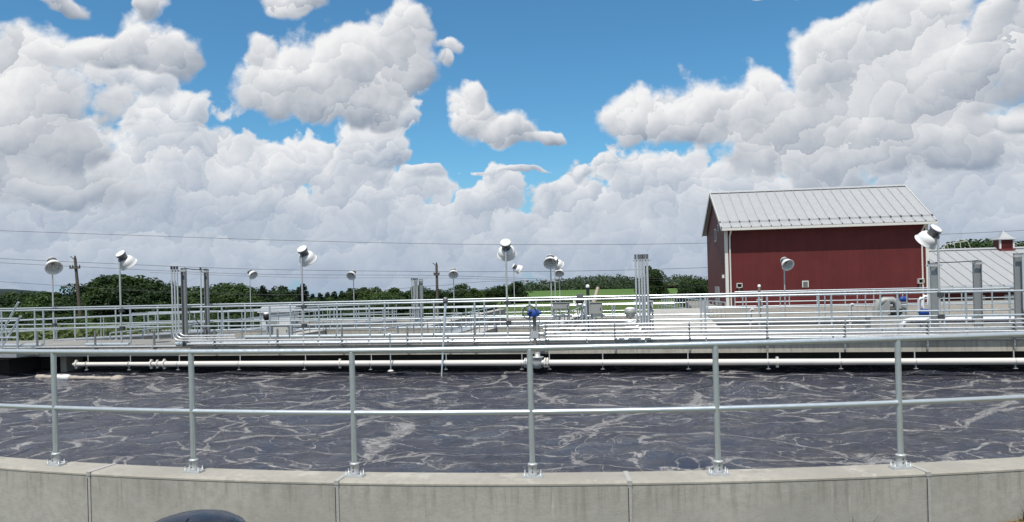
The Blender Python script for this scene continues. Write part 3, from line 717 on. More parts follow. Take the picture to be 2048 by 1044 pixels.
# conduit risers with struts (goalposts)
def riser(label, px, q, ztop, w, tubes, sweep=None, zb=0.0, group=None, side=1):
    p_ = pof(px, q); t_ = thing('conduit_riser', label, 'conduit riser', W(p_, q, zb), group)
    # strut column: channel section
    c = MB(); fr = W(p_, q, zb)
    c.frame(fr, E1, E2, EZ, (-w / 2, 0, 0), (w / 2, 0.012, ztop - zb)); c.frame(fr, E1, E2, EZ, (-w / 2, -0.07, 0), (-w / 2 + .012, 0, ztop - zb)); c.frame(fr, E1, E2, EZ, (w / 2 - .012, -0.07, 0), (w / 2, 0, ztop - zb))
    c.build('column', 'strut', t_)
    MB().frame(fr, E1, E2, EZ, (-w / 2 - .09 * tubes - .03, -0.11, ztop - zb - .10), (w / 2 + .05, -0.075, ztop - zb - .05)).build('crossbar', 'galvanised', t_)
    for i in range(tubes):
        x = -w / 2 - 0.06 - 0.085 * i
        top = fr + E1 * x + E2 * (-0.135) + EZ * (ztop - zb)
        if sweep:
            zz = sweep[i]; cr = fr + E1 * x + E2 * (-0.135); cr.z = zz; end = cr + E1 * (1.7 + 0.1 * i)
            MB().tube(bend(top, cr, end, 0.22), 0.021, 10).build('conduit', 'conduit', t_)
        else:
            MB().tube([top, fr + E1 * x + E2 * (-0.135)], 0.021, 10).build('conduit', 'conduit', t_)
        MB().tube([top - EZ * .03, top + EZ * 0.05], 0.030, 10).build('conduit_cap', 'dark_metal', t_)
    return t_
rt = zof(366, 536, pof(366, -.15), -.15)
riser('galvanised strut riser with three swept conduits left of the floodlights', 370, -0.16, rt, 0.13, 3, [0.30, 0.235, 0.17])
riser('galvanised strut riser on the walkway far edge behind the swept conduits', 415, 2.05, zof(415, 538, pof(415, 2.05), 2.05), 0.12, 1)
def cable(name, label, pts, r=0.01, mat='wire', cat='cable', group=None):
    o = MB().tube(pts, r, 6).build(name, mat, None, pts[0]); return tag(o, label, cat, group)
def sag(a_, b_, s_, n=14):
    a_, b_ = Vector(a_), Vector(b_); return [a_.lerp(b_, i / n) - EZ * s_ * 4 * (i / n) * (1 - i / n) for i in range(n + 1)]
cable('cable', 'dark cable strung between the tops of the two left strut risers', sag(W(pof(370, -.2), -.2, rt), W(pof(415, 2.0), 2.0, zof(415, 538, pof(415, 2.05), 2.05)), 0.03), 0.014)
riser('galvanised strut riser beside the round floodlight and barn corner', 1870, 2.6, zof(1870, 525, pof(1870, 2.6), 2.6), 0.22, 1)
riser('galvanised strut riser between the floodlight and cupola roof', 1955, 3.1, zof(1955, 521, pof(1955, 3.1), 3.1), 0.20, 0)
cable('cable', 'thin cable strung between the two strut risers by the barn corner', sag(W(pof(1870, 2.6), 2.5, zof(1870, 525, pof(1870, 2.6), 2.6)), W(pof(1955, 3.1), 3.0, zof(1955, 521, pof(1955, 3.1), 3.1)), 0.015), 0.014)
rr_ = riser('wide galvanised strut riser below the cupola', 2038, 1.9, zof(2038, 506, pof(2038, 1.9), 1.9), 0.21, 0)
p_ = pof(2050, 1.7); MB().tube(bend(W(p_, 1.75, 1.9), W(p_, 1.75, .35), W(p_ + 1.4, 1.75, .35), .25), 0.03, 10).build('conduit', 'conduit', rr_)
g1 = riser('galvanised strut riser with thin conduits at the far walkway', 843, QB + .3, zof(843, 558, pof(843, QB), QB), 0.20, 3, None, Z2)
g2 = riser('galvanised strut riser, narrower, beside the utility pole', 833, QB + 1.0, zof(833, 558, pof(833, QB + 1), QB + 1), 0.12, 2, None, Z2)

# tall cluster of five conduits
t_ = thing('conduit_cluster', 'tall upright cluster of capped galvanised conduits tied by a crossbar', 'conduit cluster', W(pof(1283, -.15), -.15))
zt = zof(1283, 516, pof(1283, -.15), -.15)
for i, px in enumerate((1273, 1279.5, 1285, 1290, 1296)):
    p_ = pof(px, -.15); r_ = (0.022, .024, .027, .024, .028)[i]
    zz = 0.465 - i * .08
    MB().tube(bend(W(p_, -.15 - .03 * (i % 2), zt), W(p_, -.15 - .03 * (i % 2), max(.12, zz)), W(p_ + (.5 if i > 2 else -.5), -.30, max(.12, zz)), .14), r_, 10).build('conduit', 'conduit', t_)
    MB().tube([W(p_, -.15 - .03 * (i % 2), zt - .02), W(p_, -.15 - .03 * (i % 2), zt + .09)], r_ * 1.25, 10).build('conduit_cap', 'lamp_can', t_)
for z_ in (zt - .06, 1.0, 0.62): MB().frame(W(pof(1285, -.1), -.1, z_), E1, E2, EZ, (-.21, -.015, -.02), (.24, .025, .02)).build('crossbar', 'galvanised', t_)

# ------------------------------------------------------------------ process pipe along the walkway, above the water
pz = -0.43; PQ = -0.62
pp = thing('process_pipe', 'pale painted steel pipe hung along the walkway just above the water', 'pipe', W(0, PQ, pz))
ps_ = [pof(x, PQ) for x in (150, 315, 662, 1055)]
MB().tube([W(ps_[0], PQ, pz), W(ps_[1], PQ, pz)], 0.055, 14).build('pipe_section', 'pipe_paint', pp)
cuts = [ps_[1] + .06, pof(677, PQ), pof(1050, PQ)]
for a_, b_ in ((ps_[1], pof(677, PQ)), (pof(677, PQ) + .01, pof(1045, PQ)), (pof(1090, PQ), pof(1550, PQ)), (pof(1550, PQ) + .01, PR - .2)):
    MB().tube([W(a_, PQ, pz), W(b_, PQ, pz)], 0.071, 16).build('pipe_section', 'pipe_paint', pp)
MB().tube([W(ps_[0] - .12, PQ, pz), W(ps_[0] + .03, PQ, pz)], [.03, .075], 12).build('end_cap', 'pipe_paint', pp)
for px, r_ in ((150, .09), (300, .10), (312, .085), (326, .11), (677, .092), (1551, .095)):
    p_ = pof(px, PQ); c = MB(); c.tube([W(p_ - .02, PQ, pz), W(p_ + .02, PQ, pz)], r_, 14)
    for z_ in (-1, 1): c.box(W(p_, PQ - .01, pz + z_ * r_), (.05, .06, .05))
    c.build('coupling', 'pipe_paint', pp)
for px in (170, 255, 353, 475, 606, 738, 888, 1040, 1095, 1202, 1373, 1533, 1678, 1828, 2027):
    p_ = pof(px, PQ); c = MB()
    c.tube([W(p_ - .012, PQ, pz), W(p_ + .012, PQ, pz)], .076, 14); c.box(W(p_, PQ, pz - .115), (.012, .05, .09)); c.box(W(p_, PQ, pz - .155), (.085, .06, .012)); c.box(W(p_, PQ + .06, pz + .14), (.02, .02, .2))
    c.build('hanger', 'fitting', pp)

# valve with blue gear operator
vp = pof(1072, PQ)
vl = thing('gate_valve', 'pipe valve with blue gear operator and black handwheel on a tall stem', 'valve', W(vp, PQ, pz))
c = MB(); c.tube([W(vp - .30, PQ, pz), W(vp + .24, PQ, pz)], .085, 14); c.lathe([(.05, -.14), (.12, -.12), (.13, .02), (.12, .12), (.15, .125), (.15, .15), (.07, .155), (.06, .26)], 18, W(vp, PQ, pz)); c.build('valve_body', 'fitting', vl)
for o_ in (-.30, -.26, .19, .25):
    c = MB(); c.tube([W(vp + o_ - .012, PQ, pz), W(vp + o_ + .012, PQ, pz)], .125, 16)
    for j in range(8):
        a_ = j * math.pi / 4; c.box(W(vp + o_, PQ + .105 * math.cos(a_), pz + .105 * math.sin(a_)), (.06, .022, .022))
    c.build('flange', 'pipe_paint' if o_ > 0 else 'fitting', vl)
zs_ = zof(1067, 632, vp, PQ)
MB().tube([W(vp - .05, PQ, pz + .2), W(vp - .05, PQ, zs_)], .042, 12).build('stem_tube', 'stem', vl)
for o_ in (-.16, .07): MB().tube([W(vp + o_, PQ - .02, pz + .22), W(vp + o_, PQ - .02, zs_ - .02)], .010, 6).build('guide_rod', 'strut', vl)
MB().frame(W(vp - .05, PQ, zof(1067, 669, vp, PQ)), E1, E2, EZ, (-.10, -.055, -.085), (.09, .055, .085)).build('guide_plate', 'galvanised', vl)
gc = W(vp - .06, PQ, zs_ + .075)
gb = MB(); gb.lathe([(.0, -.085), (.125, -.085), (.135, -.07), (.135, .05), (.11, .075), (.04, .085), (.0, .085)], 18, gc); gb.tube([gc + E1 * .05, gc + E1 * .17], .045, 10); gb.tube([gc - E1 * .17 - E2 * .03, gc], .05, 10); gb.build('gear_operator', 'blue_paint', vl)
hw = MB(); hc = gc + E1 * (-.08) + E2 * (-.15) + EZ * .02
tilt = Matrix.Rotation(R_(18), 3, 'Z')
ring = [hc + tilt @ (E1 * .165 * math.cos(a_) + EZ * .165 * math.sin(a_)) for a_ in np.linspace(0, 2 * math.pi, 29)]
hw.tube(ring, .012, 8, cap=False)
for j in range(3):
    a_ = j * 2.094 + .4; hw.tube([hc, hc + tilt @ (E1 * .16 * math.cos(a_) + EZ * .16 * math.sin(a_))], .009, 6)
hw.tube([hc - E2 * .02, gc], .02, 8); hw.build('handwheel', 'rubber', vl)

# probe pole and T handle standing in the channel
p_ = pof(880, -.75)
t_ = thing('probe_pole', 'slim metal probe pole with grey sensor head reaching into the water', 'probe', W(p_, -.75, WZ))
MB().tube([W(p_ - .02, -.85, WZ - .5), W(p_ + .05, -.45, 1.06)], [.016, .034], 10).build('pole', 'aluminium', t_)
MB().lathe([(.03, 0), (.06, .02), (.065, .10), (.045, .15), (.02, .16)], 12, W(p_ + .05, -.45, 1.05)).build('sensor_head', 'lamp_can', t_)
MB().box(W(p_ + .05, -.40, 1.02), (.06, .12, .05)).build('bracket', 'lamp_can', t_)
p_ = pof(778, -.78)
t_ = thing('valve_key', 'thin upright valve key with flat round handle beside the slim probe pole', 'valve key', W(p_, -.78, pz - .15))
MB().tube([W(p_, -.78, pz - .16), W(p_, -.78, zof(778, 668, p_, -.78))], .016, 8).build('rod', 'aluminium', t_)
MB().lathe([(.0, -.01), (.135, -.01), (.14, 0), (.135, .012), (.0, .02)], 20, W(p_, -.78, zof(778, 667, p_, -.78))).build('handle', 'aluminium', t_)
MB().lathe([(.0, -.015), (.09, -.015), (.05, .02), (.0, .025)], 14, W(p_, -.78, pz - .17)).build('foot', 'pipe_paint', t_)

# floating boom at the left under the walkway
for i in range(9):
    px = 78 + i * 16.5; q_ = -1.1 - .03 * i; p_ = pof(px, q_); c = W(p_, q_, WZ + .015)
    r_ = [.075, .06, .085, .09, .06, .05, .06, .05, .055][i]
    ang = Matrix.Rotation(-ALPHA, 3, 'Z') @ Matrix.Rotation(R_(90), 3, 'Y')
    o = MB().lathe([(r_ * .55, -.145), (r_ * .95, -.13), (r_, -.08), (r_ * 1.02, .06), (r_ * .9, .125), (r_ * .5, .14)], 10, c, ang).build('boom_float', 'lamp_white' if i in (2, 3) else 'float', None, c)
    tag(o, 'pale white float in the boom under the walkway' if i in (2, 3) else 'dirty brown float in the boom under the walkway', 'float', 'boom floats at the walkway')
c = W(pof(231, -1.4), -1.4, WZ)
buoy = MB().lathe([(.13, -.08), (.17, 0), (.155, .05), (.11, .09), (.05, .11), (0, .115)], 16, c).build('buoy', 'float', None, c); tag(buoy, 'single rounded buoy floating at the end of the boom', 'buoy')

# stair rails at the far left
t_ = thing('stair_rail', 'pair of sloping aluminium stair rails rising beside the divider wall', 'stair rail', W(pof(20, -.5), -.5))
for (x0, y0, x1, y1, q_) in ((-30, 720, 37, 604, -.45), (-25, 735, 41, 632, -.75)):
    p0, p1 = pof(x0, q_), pof(x1, q_); MB().tube([W(p0, q_, zof(x0, y0, p0, q_)), W(p1, q_, zof(x1, y1, p1, q_))], .03, 10).build('hand_rail', 'aluminium', t_)
pe = pof(33, -.8)
MB().tube([W(pe, -.8, -.02), W(pe, -.8, zof(33, 637, pe, -.8))], .03, 10).build('post', 'aluminium', t_)
for y_ in (637, 675): MB().tube([W(pe - 1.6, -.8, zof(33, y_, pe, -.8)), W(pe, -.8, zof(33, y_, pe, -.8))], .025, 10).build('guard_rail', 'aluminium', t_)
MB().frame(W(pe - .3, -.6), E1, E2, EZ, (-1.6, -.35, -.2), (.4, .37, -.015)).build('landing', 'grating', t_)
# ------------------------------------------------------------------ floodlights
def lamp_meshes():
    M = Matrix.Rotation(R_(0), 3, 'X')
    can = MB().lathe([(.0, .34), (.115, .34), (.12, .325), (.12, .30), (.098, .295), (.098, .18), (.085, .17)], 18)
    bowl = MB().lathe([(.09, .185), (.145, .172), (.180, .13), (.197, .07), (.204, .0), (.226, -.008), (.226, -.018), (.198, -.014), (.190, .06), (.172, .12), (.135, .158), (.03, .17)], 24, cap=False)
    bulb = MB().lathe([(.0, .17), (.03, .165), (.05, .09), (.045, .05), (.02, .03), (0, .028)], 12)
    return can.mesh('ballast_can', 'lamp_can'), bowl.mesh('reflector_bowl', 'lamp_white'), bulb.mesh('bulb', 'lamp_glass'), MB().lathe([(.0, .3405), (.122, .3405), (.126, .352), (.09, .362), (0, .366)], 18).mesh('can_lid', 'lamp_white')
LM = lamp_meshes(); POLES = {}
def lamp(label, base, top, face, tilt, clamps=False, group=None):
    """face: compass direction the bowl looks to (0 = away from viewer, 90 = right)"""
    t_ = thing('floodlight', label, 'floodlight', base, group, 0.0)
    h_ = top - base[2]; key = round(h_, 2)
    if key not in POLES: POLES[key] = MB().lathe([(.024, 0), (.024, h_ - .05)], 10).mesh('pole', 'galvanised')
    obj('pole', POLES[key], t_)
    head_rot = (Matrix.Rotation(-R_(face), 4, 'Z') @ Matrix.Rotation(R_(tilt), 4, 'X'))
    off = head_rot @ Vector((0, 0, .24)); side = head_rot @ Vector((0, -.14, .28))
    pos = Vector((0, 0, h_ - .04)) - side
    for nm, me in zip(('ballast_can', 'reflector_bowl', 'bulb', 'can_lid'), LM):
        o = obj(nm, me, t_); o.matrix_local = Matrix.Translation(pos) @ head_rot @ Matrix.Scale(1.14, 4)
    MB().box((0, 0, 0), (.05, .05, .09)).build('bracket', 'lamp_can', t_, (0, 0, 0)).location = (0, 0, h_ - .05)
    if clamps:
        for z_ in (1.02, .52): obj('rail_clamp', CLM, t_, (0.03, -.0, z_), (0, 0, -ALPHA))
    return t_
CLM = MB().box((0, 0, 0), (.12, .09, .10)).mesh('rail_clamp', 'dark_metal')
def flamp(label, px, top, q, face, tilt, z=0.0, clamps=True, group=None):
    p_ = pof(px, q); b_ = W(p_, q, z); return lamp(label, b_, zof(px, top, p_, q), face, tilt, clamps, group)
flamp('floodlight with white bowl open toward the viewer, left of the leaning pole', 106, 530, 2.1, 140, 54)
flamp('floodlight turned away from the viewer, before the tall rounded trees', 241, 517, -.07, 24, 42)
flamp('floodlight turned away from the viewer, between the strut risers and the valve key', 605, 508, -.07, 20, 42)
flamp('floodlight turned away from the viewer, left of the blue valve', 1014, 496, -.07, 5, 44)
flamp('floodlight turned away from the viewer, at the red barn corner', 1879, 469, -.07, -28, 44)
flamp('small floodlight tilted right beside the second strut riser', 501, 548, QB + .1, 125, 56, Z2, False)
flamp('small floodlight facing the viewer above the dark tree row', 708, 549, QB + .1, 190, 56, Z2, False)
flamp('small floodlight facing the viewer beside the upright utility pole', 908, 546, QB + .1, 175, 54, Z2, False)
flamp('small floodlight seen from the side, near the blue valve', 1029, 537, QB + .1, 75, 58, Z2, False)
flamp('floodlight facing the viewer on the dividing wall, nearest of the cluster of three', 1103, 522, 9.5, 185, 54, Z2, False)
flamp('floodlight turned away, in the middle of the cluster of three', 1111, 525, 12.5, 35, 49, Z2, False)
flamp('small floodlight seen from below, farthest of the cluster of three', 1120, 541, QB + .1, 185, 42, Z2, False)
flamp('small floodlight facing the viewer in front of the red barn wall', 1570, 527, 13.2, 172, 58, -.3, False)

# ------------------------------------------------------------------ boxes, cables and machines along the walkway
def cabinet(label, px0, px1, y0, y1, q, depth, mat, legs=True, name='control_box', foot=0.0):
    p0, p1 = pof(px0, q), pof(px1, q); z1, z0 = zof(px0, y0, p0, q), zof(px0, y1, p0, q)
    pc = (p0 + p1) / 2
    t_ = thing(name, label, 'control box', W(pc, q, 0))
    bd = MB().frame(W(pc, q), E1, E2, EZ, ((p0 - pc), 0, z0), ((p1 - pc), depth, z1)).build('enclosure', mat, t_)
    MB().frame(W(pc, q), E1, E2, EZ, ((p0 - pc) + .02, -.012, z0 + .02), ((p1 - pc) - .02, -.002, z1 - .02)).build('door', mat, bd)
    MB().frame(W(pc, q), E1, E2, EZ, ((p1 - pc) - .06, -.03, (z0 + z1) / 2 - .03), ((p1 - pc) - .04, -.0125, (z0 + z1) / 2 + .03)).build('latch', 'dark_metal', bd)
    MB().frame(W(pc, q), E1, E2, EZ, ((p0 - pc) - .02, -.03, z1), ((p1 - pc) + .02, depth + .01, z1 + .012)).build('rain_hood', mat, bd)
    if legs:
        for x in (p0 - pc + .02, p1 - pc - .02):
            MB().frame(W(pc + x, q + depth / 2), E1, E2, EZ, (-.02, -.02, foot), (.02, .02, z0)).build('leg', 'strut', t_)
    return t_
cabinet('wide grey control box on strut legs right of the blue valve', 1105, 1138, 606, 619, 1.95, .12, 'grey_box')
cabinet('tall grey control box on strut legs below the striped crane arm', 1180, 1204, 606, 629, 1.9, .14, 'grey_box')
cabinet('small beige disconnect box at the tall conduit cluster', 1297, 1306, 603, 626, 0.15, .10, 'pale_box')
cabinet('large beige cabinet beyond the walkway between two struts', 533, 575, 652, 672, 4.2, .35, 'pale_box', True, 'control_box', -2.4)
# camera housing with loops of cable
p_ = pof(1160, 1.9); t_ = thing('instrument_head', 'black instrument with coiled cable hanging from the far rail', 'instrument', W(p_, 1.9, .9))
MB().frame(W(p_, 1.9), E1, E2, EZ, (-.08, -.08, 1.04), (.09, .08, 1.16)).build('housing', 'lamp_can', t_)
MB().lathe([(.0, -.02), (.10, -.02), (.11, .02), (.10, .1), (.0, .12)], 16, W(p_, 1.86, .92)).build('sensor', 'rubber', t_)
for r_ in (.13, .155, .17): MB().tube([W(p_ + r_ * math.cos(a_), 1.82 + .02 * math.sin(3 * a_), .97 + r_ * .75 * math.sin(a_)) for a_ in np.linspace(math.pi * .95, 2.05 * math.pi, 16)], .009, 6).build('cable_coil', 'lamp_white', t_)
def loop(label, pts, r=.011):
    P_ = []; pts = [Vector(q_) for q_ in pts]
    for i in range(len(pts) - 1):
        a_, b_, c_, d_ = pts[max(i - 1, 0)], pts[i], pts[i + 1], pts[min(i + 2, len(pts) - 1)]
        for j in range(6):
            u = j / 6; P_.append(.5 * ((2 * b_) + (c_ - a_) * u + (2 * a_ - 5 * b_ + 4 * c_ - d_) * u * u + (3 * b_ - a_ - 3 * c_ + d_) * u ** 3))
    P_.append(pts[-1]); return cable('cable', label, P_, r, 'rubber')
def px3(px, py, q): p_ = pof(px, q); return W(p_, q, zof(px, py, p_, q))
loop('black cable hanging below the wide grey control box', [px3(1117, 618, 1.8), px3(1119, 636, 1.7), px3(1115, 650, 1.5), px3(1121, 660, 1.3), px3(1132, 656, 1.2), px3(1134, 640, 1.7), px3(1136, 619, 1.85)])
loop('long black cable hanging from the instrument to the deck', [px3(1160, 612, 1.85), px3(1157, 630, 1.8), px3(1155, 645, 1.7), px3(1148, 655, 1.2), px3(1140, 661, .9), px3(1120, 658, .8)])
loop('black cable dropping from the instrument toward the grey conduit box', [px3(1162, 612, 1.85), px3(1168, 632, 1.8), px3(1170, 648, 1.6), px3(1180, 657, 1.2), px3(1196, 661, .8), px3(1200, 655, .6)])
loop('black cable bundle beside the second strut riser', [px3(408, 655, 2.0), px3(414, 664, 1.5), px3(410, 672, 1.2), px3(402, 668, 1.3), px3(406, 658, 1.8), px3(380, 628, 2.1), px3(376, 615, 2.1)], .018)
# hydrant-like sampler heads
def sampler(label, px, y0, y1, q, r_=.09, mat='rubber'):
    p_ = pof(px, q); z1, z0 = zof(px, y0, p_, q), zof(px, y1, p_, q); h_ = z1 - z0
    t_ = thing('sampler', label, 'sampler', W(p_, q, z0))
    MB().lathe([(r_ * .75, 0), (r_ * .75, h_ * .25), (r_, h_ * .3), (r_, h_ * .75), (r_ * .7, h_ * .8)], 14, W(p_, q, z0)).build('sampler_body', mat, t_)
    MB().lathe([(r_ * .85, h_ * .78), (r_ * .9, h_ * .86), (r_ * .5, h_ * .97), (0, h_)], 14, W(p_, q, z0)).build('cap', 'lamp_white', t_)
    MB().tube([W(p_, q, -2.4 if q > 2.6 else 0), W(p_, q, z0 + .02)], .03, 8).build('stand', 'galvanised', t_)
sampler('black sampler with white cap behind the beige cabinet', 532, 624, 643, 4.0, .10)
sampler('grey-blue capped sampler left of the tall conduit cluster', 1260, 614, 634, 2.0, .16, 'pump_paint')
p_ = pof(1260, 2.0); o = MB().lathe([(.14, 0), (.14, .35), (.15, .36), (.15, .4), (.12, .42)], 18, W(p_, 1.75)); tag(o.build('pipe_stub', 'conduit', None, W(p_, 1.75)), 'bright steel pipe stub standing left of the tall conduit cluster', 'pipe')
# davit crane and black beacon post
p_ = pof(1176, 6.5); t_ = thing('beacon_post', 'black post with white cap beside the crane arm', 'post', W(p_, 6.5, -.9))
MB().tube([W(p_, 6.5, -2.9), W(p_, 6.5, zof(1176, 575, p_, 6.5))], .055, 10).build('shaft', 'rubber', t_); MB().lathe([(.06, 0), (.065, .06), (.03, .1), (0, .105)], 10, W(p_, 6.5, zof(1176, 575, p_, 6.5))).build('cap', 'lamp_white', t_)
t_ = thing('davit_crane', 'small tan davit crane arm behind the tall grey box', 'crane', W(pof(1188, 7), 7, -.9))
MB().tube([px3(1187, 602, 7) - EZ * 3.2, px3(1187, 602, 7)], .06, 10).build('mast', 'galvanised', t_); MB().tube([px3(1188, 604, 7), px3(1197, 574, 7)], [.075, .05], 8).build('arm', 'orange_arm', t_)
MB().tube([px3(1197, 575, 7), px3(1183, 592, 7), px3(1184, 604, 7)], .02, 6).build('brace', 'strut', t_)
# machines to the right
q_ = 9.0; p_ = pof(1772, q_)
t_ = thing('pump_unit', 'grey pump with fat elbow pipe and triangular bracket before the barn', 'pump', W(p_, q_, -.5))
MB().tube([px3(1752, 640, q_), px3(1753, 618, q_), px3(1757, 606, q_), px3(1768, 601, q_), px3(1785, 601, q_), px3(1793, 606, q_), px3(1795, 622, q_)], .13, 14).build('elbow_pipe', 'pump_paint', t_)
a_, b_, c_ = px3(1753, 629, q_ - .3), px3(1780, 629, q_ - .3), px3(1780, 599, q_ - .3); d_ = px3(1768, 608, q_ - .3); dn = E2 * .06
MB().add([a_, b_, c_, d_, a_ + dn, b_ + dn, c_ + dn, d_ + dn], [(0, 1, 2, 3), (7, 6, 5, 4), (0, 4, 5, 1), (1, 5, 6, 2), (2, 6, 7, 3), (3, 7, 4, 0)]).build('bracket', 'grey_box', t_)
MB().lathe([(.14, -.2), (.16, -.18), (.16, .15), (.12, .2)], 16, px3(1789, 622, q_), Matrix.Rotation(R_(90), 3, 'Y')).build('motor', 'rubber', t_)
MB().frame(px3(1770, 640, q_), E1, E2, EZ, (-.55, -.3, -3.2), (.75, .4, .14)).build('plinth', 'deck_concrete', t_)
q_ = 3.4
t_ = thing('silver_pipe', 'fat silver pipe elbow turning down behind the conduits near the barn corner', 'pipe', px3(1803, 668, q_))
MB().tube([px3(1801, 700, q_), px3(1801, 662, q_), px3(1803, 650, q_), px3(1810, 643, q_), px3(1822, 641, q_), px3(1870, 640, q_), px3(1990, 639, q_), px3(2250, 636, q_)], .085, 16).build('pipe_body', 'conduit', t_)
MB().tube([px3(1824, 641, q_), px3(1827, 641, q_)], .11, 16).build('flange', 'fitting', t_)
def machine(label, px, y, q, mat, sc):
    c_ = px3(px, y, q); t_ = thing('pump_motor', label, 'motor', c_ - EZ * .3)
    MB().lathe([(.06, -.26), (.13, -.24), (.15, -.16), (.15, .16), (.12, .22), (.05, .25)], 16, c_, Matrix.Rotation(R_(90), 3, 'Y') * sc).build('housing', mat, t_)
    f_ = MB()
    for j in range(6): f_.lathe([(.165 * sc, -.012), (.165 * sc, .012)], 16, c_ + Vector(((-.14 + j * .056) * sc, 0, 0)), Matrix.Rotation(R_(90), 3, 'Y'))
    f_.build('cooling_fins', mat, t_)
    MB().box(c_ - EZ * (.22 * sc), (.4 * sc, .22 * sc, .1 * sc)).box(c_ - EZ * (.2 * sc + (.45 if q > 12 else 1.5)), (.3 * sc, .2 * sc, .9 if q > 12 else 3.0)).build('foot', 'pump_paint', t_)
machine('blue pump motor above the rail left of the barn corner', 1808, 598, 12.5, 'blue_paint', .6)
machine('low blue pump motor beside silver valves at the barn corner', 1849, 625, 8.0, 'blue_paint', .7)
for i, (px, y0, q_) in enumerate(((1838, 600, 8.2), (1846, 596, 8.4), (1860, 601, 8.3), (1700, 612, 9.5), (1500, 622, 9.5))):
    b_ = px3(px, 640, q_); c_ = px3(px, y0, q_); b_.z = -2.9
    t_ = thing('vent_pipe', ['short silver valve stem beside the low blue motor', 'white gooseneck vent beside the low blue motor', 'silver capped standpipe at the barn corner', 'grey standpipe left of the grey pump', 'grey standpipe at the side walkway railing'][i], 'pipe', b_)
    MB().tube([b_, c_, c_ + E1 * .05 + EZ * .06, c_ + E1 * .12 + EZ * .04], .05, 10).build('pipe_body', ['conduit', 'lamp_white', 'conduit', 'fitting', 'fitting'][i], t_)
    MB().lathe([(.08, -.02), (.08, .02)], 12, b_.lerp(c_, .9)).build('flange', 'fitting', t_)
p_ = pof(1519, 13.2); t_ = thing('vent_post', 'dark slender vent post with white cap before the barn wall', 'post', W(p_, 13.2, -.3)); MB().tube([W(p_, 13.2, -.3), W(p_, 13.2, zof(1519, 574, p_, 13.2))], .05, 10).build('shaft', 'stem', t_); MB().lathe([(.06, 0), (.065, .08), (.03, .1), (0, .11)], 10, W(p_, 13.2, zof(1519, 574, p_, 13.2))).build('cap', 'lamp_white', t_); MB().lathe([(.05, 0), (.13, .02), (.13, .05), (.05, .07)], 12, W(p_, 13.2, .45)).build('collar', 'fitting', t_)

# ------------------------------------------------------------------ red barn
BA = R_(7.0); B1 = Vector((math.cos(BA), -math.sin(BA), 0)); B2 = Vector((math.sin(BA), math.cos(BA), 0))
BO = at(1453, 600, 44.0); BO.z = -0.6; BL = 11.25; BD = 7.7
zeave = at(1453, 447, 44.0).z - BO.z; zr_ = at(1432, 386, 47.8).z - BO.z
barn = thing('red_barn', 'tall red metal-sided barn building with pale standing seam roof', 'barn', BO)
def bq(x, y, z): return BO + B1 * x + B2 * y + EZ * z
f_ = MB()
f_.add([bq(0, 0, -1), bq(BL, 0, -1), bq(BL, 0, zeave), bq(0, 0, zeave), bq(0, BD, -1), bq(BL, BD, -1), bq(BL, BD, zeave), bq(0, BD, zeave), bq(0, BD / 2, zr_ - .1), bq(BL, BD / 2, zr_ - .1)],
       [(0, 1, 2, 3), (5, 4, 7, 6), (4, 0, 3, 8, 7), (1, 5, 6, 9, 2), (0, 4, 5, 1), (3, 2, 9, 8), (8, 9, 6, 7)])
wl = f_.build('wall', 'red_siding', barn)
ov = 0.5; slope = (zr_ - zeave) / (BD / 2); sl_n = math.hypot(1, slope)
def roofpt(x, s, side, h=0.0):     # s: 0 ridge .. 1 eave edge
    run = (BD / 2 + ov) * s; y = BD / 2 - run if side == 0 else BD / 2 + run
    nrm = Vector((0, -slope if side == 0 else slope, 1)).normalized()
    return bq(x, y + nrm.y * h, zr_ - run * slope + nrm.z * h)
def slab(mb, x0, x1, s0, s1, side, h0, h1):
    vs = [roofpt(x, s, side, h) for x in (x0, x1) for s in (s0, s1) for h in (h0, h1)]
    return mb.add(vs, [(0, 1, 3, 2), (4, 6, 7, 5), (0, 4, 5, 1), (2, 3, 7, 6), (0, 2, 6, 4), (1, 5, 7, 3)])
npn = 21; x0_, x1_ = -0.25, BL + 0.25; pw = (x1_ - x0_) / npn
rf = slab(MB(), x0_ + .01, x1_ - .01, 0.002, .995, 0, -.05, -.002); slab(rf, x0_ + .01, x1_ - .01, 0.002, .995, 1, -.05, -.002)
roof = rf.build('roof', 'seam_metal', barn)
for side in (0, 1):
    for i in range(npn):
        pn = slab(MB(), x0_ + i * pw + .012, x0_ + (i + 1) * pw - .012, 0.004, .999, side, 0, .012).build('roof_panel', 'roof_metal', roof)
    for i in range(npn + 1):
        slab(MB(), x0_ + i * pw - .016, x0_ + i * pw + .016, 0.004, 1.0, side, .001, .05).build('seam', 'seam_metal', roof)
rc = slab(MB(), x0_, x1_, -.01, .035, 0, .051, .075); slab(rc, x0_, x1_, -.01, .035, 1, .052, .076); rc.build('ridge_cap', 'roof_metal', roof)
for xx in (x0_ - .03, x1_): slab(MB(), xx, xx + .03, -.005, 1.0, 0, -.14, .06).build('rake_trim', 'trim', roof); slab(MB(), xx, xx + .03, -.005, 1.0, 1, -.141, .061).build('rake_trim', 'trim', roof)
